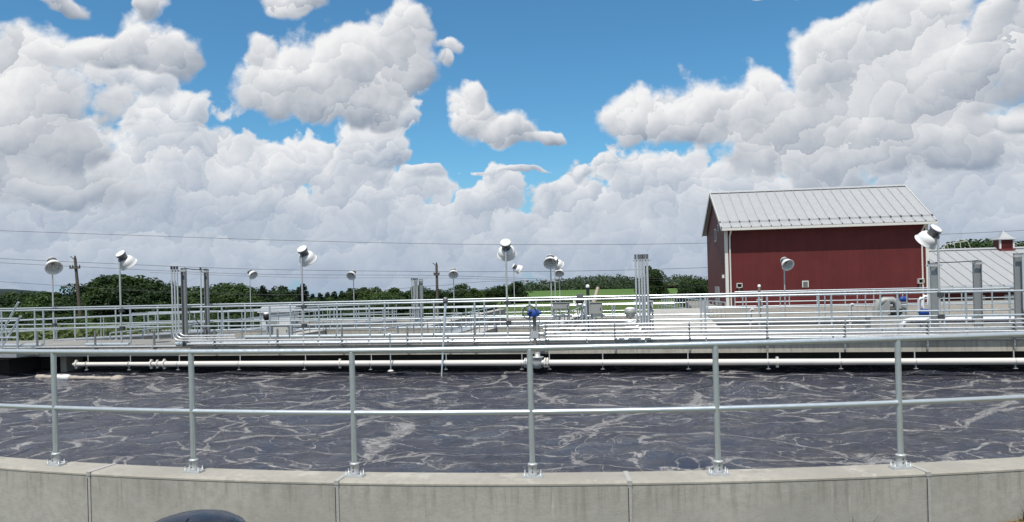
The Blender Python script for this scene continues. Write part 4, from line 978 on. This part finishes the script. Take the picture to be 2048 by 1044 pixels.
# snow guard bar with clips
MB().tube([roofpt(x0_ + .1, .87, 0, .075), roofpt(x1_ - .1, .87, 0, .075)], .016, 8).build('snow_guard', 'strut', roof)
for i in range(npn + 1):
    slab(MB(), x0_ + i * pw - .03, x0_ + i * pw + .03, .855, .89, 0, .051, .10).build('snow_clip', 'dark_metal', roof)
    slab(MB(), x0_ + i * pw - .025, x0_ + i * pw + .025, .985, 1.002, 0, .02, .06).build('seam_end', 'dark_metal', roof)
ye = -ov; ze = zr_ - (BD / 2 + ov) * slope
gt = MB().frame(BO, B1, B2, EZ, (x0_, ye - .13, ze - .16), (x1_, ye - .005, ze - .02)).build('gutter', 'trim', barn)
MB().frame(BO, B1, B2, EZ, (x0_ + .02, ye + .005, ze - .14), (x1_ - .02, -.003, ze - .11)).build('soffit', 'trim', barn)
MB().frame(BO, B1, B2, EZ, (-.004, -.012, -.9), (.16, -.002, ze - .145)).build('corner_trim', 'trim', barn)
MB().frame(BO, B1, B2, EZ, (-.014, -.0, -.9), (-.004, .16, ze - .145)).build('corner_trim', 'trim', barn)
MB().frame(BO, B1, B2, EZ, (BL - .16, -.012, -.9), (BL + .004, -.002, ze - .145)).build('corner_trim', 'trim', barn)
for xx in (.26, BL - .38):
    MB().tube([bq(xx, ye - .06, ze - .12), bq(xx, ye - .04, ze - .22), bq(xx, -.10, ze - .5), bq(xx, -.075, ze - .65), bq(xx, -.075, -.8)], .045, 8).build('downspout', 'trim', barn)
def onbarn(px, y):
    for i in range(200):
        x = BL * i / 199; v = bq(x, 0, 0)
        if v.x / v.y * F_PX >= ab(px, y)[0]: break
    return x, EYE - ab(px, y)[1] / F_PX * v.y - BO.z
for px, y in ((1478, 571), (1839, 562)):
    x, z = onbarn(px, y); o = MB()
    o.frame(bq(x, 0, z), B1, B2, EZ, (-.16, -.14, -.14), (.16, -.001, -.10)).frame(bq(x, 0, z), B1, B2, EZ, (-.16, -.22, .10), (.16, -.001, .14)).frame(bq(x, 0, z), B1, B2, EZ, (-.16, -.2, -.0995), (-.12, -.001, .0995)).frame(bq(x, 0, z), B1, B2, EZ, (.12, -.2, -.0995), (.16, -.001, .0995))
    v_ = o.build('wall_vent', 'trim', barn); MB().frame(bq(x, 0, z), B1, B2, EZ, (-.119, -.02, -.099), (.119, -.002, .099)).build('vent_screen', 'rubber', v_)
    MB().frame(bq(x, 0, z), B1, B2, EZ, (-.05, -.05, -.62), (.05, -.002, -.145)).build('vent_drain', 'stem', v_)
x, z = onbarn(1609, 568); lv = MB().frame(bq(x, 0, z), B1, B2, EZ, (-.18, -.03, -.19), (.18, -.002, .19)).build('louvre', 'trim', barn)
for j in range(5): MB().frame(bq(x, 0, z), B1, B2, EZ, (-.13, -.045, -.15 + j * .063), (.13, -.031, -.12 + j * .063)).build('louvre_slat', 'dark_metal', lv)
# gable openings on the left end
for (y0, y1, z0, z1, nm) in ((3.2, 4.0, zeave - .9, zeave - .1, 'gable_window'), (2.2, 2.6, zeave - .3, zeave + .1, 'gable_vent')):
    w_ = MB().frame(BO, B1, B2, EZ, (-.03, y0, z0), (-.002, y1, z1)).build(nm, 'trim', barn)
    MB().frame(BO, B1, B2, EZ, (-.036, y0 + .06, z0 + .06), (-.031, y1 - .06, z1 - .06)).build('pane', 'dark_metal', w_)
d_ = MB().frame(BO, B1, B2, EZ, (-.05, 2.6, -.6), (-.002, 4.2, 1.35)).build('door', 'grey_box', barn); MB().frame(BO, B1, B2, EZ, (-.08, 2.7, .3), (-.051, 2.8, .45)).build('handle', 'dark_metal', d_)
MB().frame(BO, B1, B2, EZ, (-.12, .55, 1.9), (-.002, .72, 2.1)).build('wall_lamp', 'lamp_white', barn)

# ------------------------------------------------------------------ low building with cupola
CO = at(1834, 590, 46.0); CO.z = -1.0; C1, C2 = B1, B2; CL, CD = 20.0, 14.0
ze2 = at(1960, 580, 45.4).z - CO.z; zr2 = at(1960, 499, 52.6).z - CO.z
cb = thing('low_building', 'low red building with pale seamed roof carrying a small cupola', 'building', CO)
def cq(x, y, z): return CO + C1 * x + C2 * y + EZ * z
MB().add([cq(0.1, .45, -1), cq(CL, .45, -1), cq(CL, .45, ze2 + .1), cq(.1, .45, ze2 + .1), cq(.1, CD, -1), cq(CL, CD, -1), cq(CL, CD, ze2), cq(.1, CD, ze2), cq(.1, CD / 2, zr2 - .1), cq(CL, CD / 2, zr2 - .1)],
         [(0, 1, 2, 3), (5, 4, 7, 6), (4, 0, 3, 8, 7), (1, 5, 6, 9, 2), (0, 4, 5, 1), (3, 2, 9, 8), (8, 9, 6, 7)]).build('wall', 'red_siding', cb)
def c_pt(x, s, side, h=0.0):
    run = CD / 2 * s; sl2 = (zr2 - ze2) / (CD / 2); nrm = Vector((0, -sl2 if side == 0 else sl2, 1)).normalized(); y = CD / 2 - run if side == 0 else CD / 2 + run
    return cq(x, y + nrm.y * h, zr2 - run * sl2 + nrm.z * h)
def c_slab(mb, x0, x1, s0, s1, side, h0, h1):
    vs = [c_pt(x, s, side, h) for x in (x0, x1) for s in (s0, s1) for h in (h0, h1)]
    return mb.add(vs, [(0, 1, 3, 2), (4, 6, 7, 5), (0, 4, 5, 1), (2, 3, 7, 6), (0, 2, 6, 4), (1, 5, 7, 3)])
r2 = c_slab(MB(), .01, CL - .01, .002, .996, 0, -.06, -.002); c_slab(r2, .01, CL - .01, .002, .996, 1, -.06, -.002); roof2 = r2.build('roof', 'seam_metal', cb)
nq = 27; pw2 = CL / nq
for i in range(nq):
    c_slab(MB(), i * pw2 + .012, (i + 1) * pw2 - .012, .004, 1.0, 0, 0, .012).build('roof_panel', 'roof_metal', roof2)
    c_slab(MB(), i * pw2 - .016, i * pw2 + .016, .004, 1.002, 0, .001, .05).build('seam', 'seam_metal', roof2)
    c_slab(MB(), i * pw2 - .03, i * pw2 + .03, .93, .945, 0, .051, .11).build('snow_clip', 'dark_metal', roof2)
c_slab(MB(), .01, CL - .01, .004, .998, 1, 0, .012).build('roof_panel', 'roof_metal', roof2)
MB().tube([c_pt(.1, .937, 0, .085), c_pt(CL, .937, 0, .085)], .016, 8).build('snow_guard', 'strut', roof2)
rc = c_slab(MB(), 0, CL, -.01, .03, 0, .051, .09); c_slab(rc, 0, CL, -.01, .03, 1, .052, .091); rc.build('ridge_cap', 'roof_metal', roof2)
MB().frame(CO, C1, C2, EZ, (0, -.13, ze2 - .13), (CL, -.004, ze2 - .01)).build('gutter', 'trim', cb)
for x in (3.0, 5.2, 7.4): MB().frame(CO, C1, C2, EZ, (x, .40, -.2), (x + 1.1, .448, ze2 - .35)).build('door', 'pale_box', cb)
# cupola
for i in range(400):
    x = CL * i / 399; v = cq(x, CD / 2, 0)
    if v.x / v.y * F_PX >= ab(2006, 490)[0]: break
cz = zr2 - .35; hs = .56; K_ = at(2006, 490, 44).y / F_PX
cup = cq(x, CD / 2, cz)
def cu(a_, b_, c_): return cup + C1 * a_ + C2 * b_ + EZ * c_
cpl = MB().frame(cup, C1, C2, EZ, (-hs * .8, -hs * .8, -.25), (hs * .8, hs * .8, .95)).build('cupola', 'red_siding', cb)
MB().add([cu(-hs * 1.15, -hs * 1.15, -.30), cu(hs * 1.15, -hs * 1.15, -.30), cu(hs * 1.15, hs * 1.15, -.30), cu(-hs * 1.15, hs * 1.15, -.30), cu(-hs * .82, -hs * .82, .34), cu(hs * .82, -hs * .82, .34), cu(hs * .82, hs * .82, .34), cu(-hs * .82, hs * .82, .34)],
         [(0, 1, 5, 4), (1, 2, 6, 5), (2, 3, 7, 6), (3, 0, 4, 7), (4, 5, 6, 7)]).build('cupola_skirt', 'red_siding', cpl)
for j in range(7): MB().frame(cup, C1, C2, EZ, (-hs * .62, -hs * .84, .40 + j * .072), (hs * .62, -hs * .805, .44 + j * .072)).build('cupola_slat', 'red_siding', cpl)
for sx in (-1, 1): MB().frame(cup, C1, C2, EZ, (sx * hs * .76 - .05, -hs * .86, .35), (sx * hs * .76 + .05, -hs * .66, .94)).build('cupola_post', 'trim', cpl)
prof = [(1.08, .95), (1.08, 1.0), (.72, 1.12), (.42, 1.30), (.2, 1.46), (.02, 1.58)]; vs = []
for f, z in prof: vs += [cu(-hs * f, -hs * f, z), cu(hs * f, -hs * f, z), cu(hs * f, hs * f, z), cu(-hs * f, hs * f, z)]
fs = [(i * 4 + j, i * 4 + (j + 1) % 4, i * 4 + 4 + (j + 1) % 4, i * 4 + 4 + j) for i in range(len(prof) - 1) for j in range(4)] + [(3, 2, 1, 0), tuple(range(len(vs) - 4, len(vs)))]
MB().add(vs, fs).build('cupola_roof', 'roof_metal', cpl)
# pale pipe frame behind the low roof
t_ = thing('scaffold', 'thin pale pipe framework rising behind the low seamed roof', 'frame', at(1910, 560, 62))
Q = lambda x, y: at(x, y, 62)
for a_, b_ in (((1884, 498), (1893, 488)), ((1893, 488), (1935, 482)), ((1935, 482), (1942, 498)), ((1893, 488), (1898, 500)), ((1918, 478), (1935, 482)), ((1905, 490), (1918, 478)), ((1908, 487), (1910, 499)), ((1920, 484), (1922, 498))):
    MB().tube([Q(*a_), Q(*b_)], .028, 6).build('frame_pipe', 'pale_box', t_)
for x in (1889, 1930): MB().tube([Q(x, 494), Q(x + 2, 640)], .04, 6).build('leg', 'pale_box', t_)

# small shed beyond the basin
so = at(560, 640, 66); so.z = gzf(so.x, 66)
sh = thing('shed', 'small white-walled shed with grey roof beyond the basin', 'shed', so)
zt_ = at(560, 622, 66).z - so.z; zk = at(560, 611, 66).z - so.z
MB().box(so + EZ * (zt_ / 2 - .2), (2.6, 2.6, zt_ + .4)).build('wall', 'shed_white', sh)
MB().add([so + Vector(q_) for q_ in ((-1.5, -1.5, zt_ - .05), (1.5, -1.5, zt_ - .05), (1.5, 1.5, zt_ - .05), (-1.5, 1.5, zt_ - .05), (-1.5, 0, zk), (1.5, 0, zk))], [(0, 1, 5, 4), (2, 3, 4, 5), (3, 0, 4), (1, 2, 5), (3, 2, 1, 0)]).build('roof', 'roof_metal', sh)
MB().box(so + Vector((-.3, -1.32, 1.0)), (.9, .05, 2.0)).build('door', 'grey_box', sh)

# ------------------------------------------------------------------ utility poles and wires
def upole(label, px, ytop, Y, lean, arms):
    tp = at(px, ytop, Y); g = gzf(tp.x, Y); b_ = Vector((tp.x + lean, Y, g))
    t_ = thing('utility_pole', label, 'utility pole', b_)
    MB().tube([b_ - EZ * .5, tp], [.17, .11], 10).build('shaft', 'wood_pole', t_)
    for y_, w_ in arms:
        f = (ab(px, y_)[1] - ab(px, ytop)[1]) / F_PX * Y; c_ = tp - EZ * f + (b_ - tp) * (f / (tp.z - g)) * Vector((1, 0, 0)).x * 0
        c_.x = tp.x + (b_.x - tp.x) * f / (tp.z - g)
        a_ = MB().box(c_ + Vector((0, -.16, 0)), (w_, .1, .13)).build('crossarm', 'wood_pole', t_)
        for sx in (-.46, -.2, .2, .46): MB().lathe([(.05, 0), (.07, .05), (.05, .12), (.03, .2), (0, .21)], 8, c_ + Vector((w_ * sx, -.16, .065))).build('insulator', 'dark_metal', a_)
    MB().lathe([(.06, 0), (.08, .08), (.04, .2), (0, .22)], 8, tp).build('insulator', 'dark_metal', t_)
    MB().tube([tp + Vector((-.05, -.05, -.1)), tp + Vector((-.35, -.05, .15))], .035, 6).build('bracket', 'dark_metal', t_)
    return t_
upole('leaning wooden utility pole with one crossarm before the left trees', 150, 516, 62, .55, [(536, .85)])
up2 = upole('upright wooden utility pole with short crossarm beside the far floodlight', 873, 529, 70, 0.0, [(550, .5)])
def wire(label, pts, Y0, Y1=None, r=.02):
    Y1 = Y1 or Y0; n_ = len(pts); P_ = [at(x, y, Y0 + (Y1 - Y0) * i / (n_ - 1)) for i, (x, y) in enumerate(pts)]
    out = []
    for i in range(n_ - 1):
        a_, b_, c_, d_ = P_[max(i - 1, 0)], P_[i], P_[i + 1], P_[min(i + 2, n_ - 1)]
        for j in range(8):
            u = j / 8; out.append(.5 * ((2 * b_) + (c_ - a_) * u + (2 * a_ - 5 * b_ + 4 * c_ - d_) * u * u + (3 * b_ - a_ - 3 * c_ + d_) * u ** 3))
    out.append(P_[-1]); o = MB().tube(out, r, 5).build('power_line', 'wire', None, P_[0]); tag(o, label, 'power line')
wire('topmost long power line sagging across the sky above every pole', [(-120, 457), (250, 470), (620, 482), (1000, 489), (1420, 486), (1900, 468), (2200, 452)], 62, r=.015)
wire('power line crossing the sky just above the leaning pole crossarm', [(-120, 511), (150, 524), (500, 538), (873, 543), (1150, 542), (1420, 535), (1800, 520)], 62, 70, .017)
wire('power line fixed at the crossarms of both poles', [(-120, 519), (150, 533), (500, 548), (873, 551), (1150, 559), (1420, 553), (1800, 535)], 62, 70, .015)
wire('double of the crossarm power line hanging a little lower', [(300, 545), (600, 555), (873, 556), (1150, 562), (1420, 560)], 68, 71, .012)
wire('low thin wire in front of the left trees from the leaning pole', [(-120, 555), (150, 573), (380, 586), (640, 588), (873, 571)], 61, 69.7, .014)
wire('low thin wire running right from the upright pole past the green field', [(873, 572), (1000, 562), (1150, 569), (1290, 573), (1420, 571)], 69.7, 75, .014)

# ------------------------------------------------------------------ fields
def sheet(name, mat, px0, px1, Y0, Y1, ztop, n=24):
    mb = MB(); rows = 10
    for j in range(rows + 1):
        Yv = Y0 + (Y1 - Y0) * j / rows
        for i in range(n + 1):
            x = ((px0 + (px1 - px0) * i / n) - PCX) / F_PX * Yv; mb.v.append((x, Yv, gzf(x, Yv) + ztop))
    mb.f = [(j * (n + 1) + i, j * (n + 1) + i + 1, (j + 1) * (n + 1) + i + 1, (j + 1) * (n + 1) + i) for j in range(rows) for i in range(n)]; mb.sm = [True] * len(mb.f)
    return struct(mb.build(name, mat))
sheet('crop_field', 'crop_field', 1012, 1560, 110, 300, .5)
sheet('grain_field', 'grain_field', 1300, 1385, 302, 360, 1.8)

# ------------------------------------------------------------------ trees
def leafcloud(lobes, n, size, seed, flat=.5, inner=.35):
    rng = np.random.default_rng(seed); V = []; Fc = []
    wts = np.array([l[3] * l[4] for l in lobes]) ; wts = wts / wts.sum()
    idx = rng.choice(len(lobes), n, p=wts); L = np.array(lobes)[idx]
    d = rng.normal(size=(n, 3)); d /= np.linalg.norm(d, axis=1)[:, None]
    rad = 1 - inner * rng.random(n) ** 2.2
    rad *= 1 + .10 * np.sin(d[:, 0] * 7 + L[:, 0]) * np.sin(d[:, 2] * 6 + L[:, 1] * 3)
    c = L[:, :3] + d * rad[:, None] * np.stack([L[:, 3], L[:, 3], L[:, 4]], 1)
    nrm = d * .8 + rng.normal(size=(n, 3)) * .6 + np.array([0, 0, .25]); nrm /= np.linalg.norm(nrm, axis=1)[:, None]
    t1 = np.cross(nrm, rng.normal(size=(n, 3))); t1 /= np.linalg.norm(t1, axis=1)[:, None]; t2 = np.cross(nrm, t1)
    s = size * rng.uniform(.55, 1.35, n)[:, None]
    a = c + t1 * s; b = c + t2 * s * .6 + nrm * s * .15; e = c - t1 * s; f = c - t2 * s * .6 + nrm * s * .15
    V = np.stack([a, b, e, f], 1).reshape(-1, 3); I = np.arange(n * 4).reshape(-1, 4)
    return V, I
def npmesh(name, V, I, mat):
    me = bpy.data.meshes.new(name); me.vertices.add(len(V)); me.vertices.foreach_set('co', V.astype(np.float32).ravel())
    me.loops.add(I.size); me.loops.foreach_set('vertex_index', I.astype(np.int32).ravel()); me.polygons.add(len(I))
    me.polygons.foreach_set('loop_start', np.arange(0, I.size, 4, dtype=np.int32)); me.update(calc_edges=True); me.materials.append(MAT[mat]); return me
def broad_lobes(seed, wide=1.0):     # unit tree about 1 high
    rng = random.Random(seed); L = [(0, 0, .62, .24 * wide, .26)]
    for i in range(11):
        a_ = rng.uniform(0, 6.28); r_ = rng.uniform(.12, .30) * wide; z = rng.uniform(.34, .84); rr_ = rng.uniform(.10, .18) * wide
        L.append((r_ * math.cos(a_), r_ * math.sin(a_), z, rr_, rr_ * .85))
    for i in range(5): a_ = rng.uniform(0, 6.28); L.append((.1 * math.cos(a_), .1 * math.sin(a_), rng.uniform(.8, .93), .09 * wide, .08))
    for i in range(6): a_ = rng.uniform(0, 6.28); L.append((.26 * wide * math.cos(a_), .26 * wide * math.sin(a_), rng.uniform(.14, .3), .14 * wide, .14))
    return L
def conifer_lobes(seed):
    rng = random.Random(seed); L = []
    for i in range(26):
        z = .12 + .86 * i / 25; r_ = .22 * (1 - z) + .02
        for j in range(3): a_ = rng.uniform(0, 6.28); L.append((r_ * .7 * math.cos(a_), r_ * .7 * math.sin(a_), z, r_ * .55 + .015, .035))
    return L
CROWN = {}
for i in range(6): CROWN['broad', i] = npmesh('crown', *leafcloud(broad_lobes(40 + i, 1.0 + .14 * (i % 3)), 5200, .026, 70 + i), 'leaf_mid' if i % 2 else 'leaf_dark')
for i in range(2): CROWN['conifer', i] = npmesh('crown', *leafcloud(conifer_lobes(90 + i), 3600, .022, 95 + i), 'leaf_conifer')
def trunk_mesh(seed):
    rng = random.Random(seed); mb = MB(); mb.tube([(0, 0, -.04), (.005, 0, .2), (.01, .005, .45), (0, 0, .75)], [.028, .022, .016, .006], 8)
    for i in range(6):
        a_ = i * 1.05 + rng.uniform(-.3, .3); z = rng.uniform(.22, .5); mb.tube([(0, 0, z), (.1 * math.cos(a_), .1 * math.sin(a_), z + .12), (.22 * math.cos(a_), .22 * math.sin(a_), z + .26)], [.012, .008, .004], 6)
    return mb.mesh('trunk', 'bark')
TRK = [trunk_mesh(i) for i in range(3)]
def tree(label, px, ytop, Y, kind='broad', wide=1.0, group=None, var=None):
    tp = at(px, ytop, Y); g = gzf(tp.x, Y); h_ = max(1.5, tp.z - g)
    t_ = thing('broadleaf_tree' if kind == 'broad' else 'conifer_tree', label, 'tree', (tp.x, Y, g), group, random.uniform(0, 6.28))
    k_ = var if var is not None else random.randrange(6 if kind == 'broad' else 2)
    for nm, me in (('trunk', random.choice(TRK)), ('crown', CROWN[kind, k_])):
        o = obj(nm, me, t_); o.scale = (h_ * wide, h_ * wide, h_)
    return t_
GT = 'trees in the row beyond the basins'
rowl = 'dark green broadleaf tree in the long row beyond the basins'
TOP = [(-60, 588), (0, 586), (60, 580), (110, 577), (128, 590), (165, 590), (190, 560), (240, 545), (285, 552), (320, 580), (345, 572), (395, 572), (430, 566), (470, 562), (505, 575), (535, 580), (560, 570), (600, 574), (625, 588), (660, 590), (700, 581), (735, 574), (775, 568), (810, 577), (830, 567), (870, 578), (905, 575), (925, 568), (950, 578), (985, 574), (1010, 566), (1060, 566)]
tx = [a_ for a_, b_ in TOP]; ty = [b_ for a_, b_ in TOP]
px = -70
while px < 1040:
    w_ = random.uniform(20, 34); y_ = float(np.interp(px, tx, ty)) + random.uniform(-2, 6) + (random.choice((-5, -2, 0, 3, 6)) if px > 600 else 0); Y_ = random.uniform(104, 138)
    if not (600 < px < 690 and random.random() < .5): tree(rowl, px, y_, Y_, 'broad', random.uniform(1.05, 1.45), GT)
    px += w_
px = -80
while px < 1000:
    y_ = float(np.interp(px, tx, ty)) + random.uniform(16, 26); tree('low mid green tree standing before the long tree row', px, y_, random.uniform(84, 98), 'broad', random.uniform(1.1, 1.6), 'lower trees before the row'); px += random.uniform(24, 42)
for px, y_ in ((226, 549), (262, 547), (205, 556), (288, 556)): tree('large rounded tree standing tallest behind the leaning utility pole', px, y_, 92, 'broad', 1.25, 'tall rounded trees by the leaning pole')
tree('slim pale tree with open top between pole and first strut riser', 342, 562, 90, 'broad', .7)
for px, y_, Y_ in ((300, 562, 100), (525, 572, 110), (606, 568, 108), (598, 575, 112)): tree('dark pointed conifer rising from the long tree row', px, y_, Y_, 'conifer', 1.3, 'dark conifers in the tree row')
for px, y_, Y_ in ((625, 588, 150), (640, 586, 150), (655, 585, 150), (668, 583, 150), (684, 582, 150), (700, 577, 150), (715, 578, 150), (730, 575, 150)): tree('distant narrow conifer in the dark stand left of the far floodlight', px, y_, Y_, 'conifer', 1.5, 'distant conifers in a dark stand')
tree('lone tall tree behind the tall conduit cluster', 1303, 529, 92, 'broad', 1.0, None, 1)
tree('low tree at the foot of the tall conduit cluster', 1283, 572, 88, 'broad', 1.1)
for px, y_, Y_ in ((1372, 566, 84), (1392, 554, 88), (1414, 556, 92)): tree('bushy tree growing beside the barn gable', px, y_, Y_, 'broad', 1.3, 'bushy trees beside the barn gable')
for px, y_ in ((1890, 492), (1912, 484), (1935, 476), (1958, 478), (1980, 486), (2030, 486), (2052, 480), (2085, 478)): tree('leafy tree rising behind the low seamed roof', px, y_, 72 + random.uniform(-4, 4), 'broad', 1.15, 'trees behind the low roof')
for px in range(-90, 420, 26): tree('low shrub at the edge of the crop behind the left railing', px + random.uniform(-8, 8), 628 + random.uniform(-8, 12), random.uniform(58, 68), 'broad', random.uniform(1.5, 2.2), 'shrubs along the crop edge')
for px in range(430, 1000, 34): tree('small shrub on the meadow beyond the lower basin', px + random.uniform(-8, 8), 622 + random.uniform(-6, 10), random.uniform(72, 80), 'broad', random.uniform(1.3, 1.9), 'shrubs on the meadow')

# crop plants at the left
rng = np.random.default_rng(5); n = 26000
Yc = rng.uniform(38, 58, n); xc = (rng.uniform(-120, 380, n) - PCX) / F_PX * Yc
rel = np.array([W(-33, 6).x, W(-33, 6).y]); dirv = np.array([d.x, d.y]) if False else np.array([(W(-13, 27) - W(-33, 6)).normalized().x, (W(-13, 27) - W(-33, 6)).normalized().y])
side = dirv[0] * (Yc - rel[1]) - dirv[1] * (xc - rel[0]); keep = side > 2.2; Yc, xc = Yc[keep], xc[keep]; n = len(Yc)
zc = gz(xc, Yc) + rng.uniform(.7, 2.1, n)
nrm = rng.normal(size=(n, 3)) * .7 + np.array([0, 0, .9]); nrm /= np.linalg.norm(nrm, axis=1)[:, None]
t1 = np.cross(nrm, rng.normal(size=(n, 3))); t1 /= np.linalg.norm(t1, axis=1)[:, None]; t2 = np.cross(nrm, t1); s = rng.uniform(.10, .24, n)[:, None]
c = np.stack([xc, Yc, zc], 1); V = np.stack([c + t1 * s, c + t2 * s * .5, c - t1 * s, c - t2 * s * .5], 1).reshape(-1, 3)
stuff(tag(obj('crop_plants', npmesh('crop_plants', V, np.arange(n * 4).reshape(-1, 4), 'leaf_crop')), 'light green leafy crop growing beyond the left walkway', 'crop'))

# wood on the far hill, and far ridge
def wood(name, label, pxs, tops, Y0, Y1, n, size, mat, seed, hmin):
    rng = np.random.default_rng(seed); lob = []
    m = 190
    for i in range(m):
        px = rng.uniform(pxs[0], pxs[-1]); Yv = rng.uniform(Y0, Y1); y_ = np.interp(px, pxs, tops) + rng.uniform(-1.0, 5) + (Y1 - Yv) / (Y1 - Y0) * 6
        tp = at(px, y_, Yv); r_ = rng.uniform(3.0, 5.5) * Yv / 400
        lob.append((tp.x, Yv, tp.z - r_ * .9, r_, r_ * .9)); lob.append((tp.x + rng.uniform(-2, 2), Yv - 1, tp.z - r_ * 2.2, r_ * 1.3, r_ * 1.2))
        for j in range(2): a_ = rng.uniform(0, 6.28); lob.append((tp.x + r_ * .7 * math.cos(a_), Yv + r_ * .5 * math.sin(a_), tp.z - r_ * 1.2, r_ * .6, r_ * .55))
    V, I = leafcloud(lob, n, size, seed); return stuff(tag(obj(name, npmesh(name, V, I, mat)), label, 'wood'))
wood('distant_wood', 'distant wood covering the hill above the green field', [950, 985, 1010, 1040, 1100, 1160, 1200, 1240, 1280, 1330, 1370, 1420, 1460], [580, 572, 566, 560, 556, 550, 547, 548, 552, 550, 547, 553, 556], 320, 430, 60000, .62, 'leaf_far', 3, 6)
wood('tree_belt', 'dense dark tree belt behind the long tree row', tx, [y_ + 9 for y_ in ty], 170, 230, 70000, .36, 'leaf_dark', 4, 6)
def ridge(name, Y, pxs, tops, mat):
    n = 400; mb = MB(); xs_ = np.linspace(pxs[0], pxs[-1], n); rng = np.random.default_rng(8)
    jt = np.convolve(rng.normal(size=n + 8), np.ones(5) / 5, 'same')[4:-4] * 1.2
    for i, x in enumerate(xs_):
        y_ = np.interp(x, pxs, tops) + jt[i]; a_ = at(x, y_, Y)
        mb.v += [(a_.x, Y - 60, -90), (a_.x, Y - 20, a_.z - 3), (a_.x, Y, a_.z), (a_.x, Y + 60, a_.z - 4), (a_.x, Y + 200, -90)]
    mb.f = [(i * 5 + j, (i + 1) * 5 + j, (i + 1) * 5 + j + 1, i * 5 + j + 1) for i in range(n - 1) for j in range(4)]; mb.sm = [False] * len(mb.f)
    return struct(mb.build(name, mat))
ridge('far_hills', 1000, [-1200, -300, 0, 40, 90, 150, 300, 500, 800, 1000, 1300, 1500, 2100, 3200], [606, 592, 578, 579, 586, 590, 594, 594, 592, 586, 568, 560, 542, 515], 'far_hill')
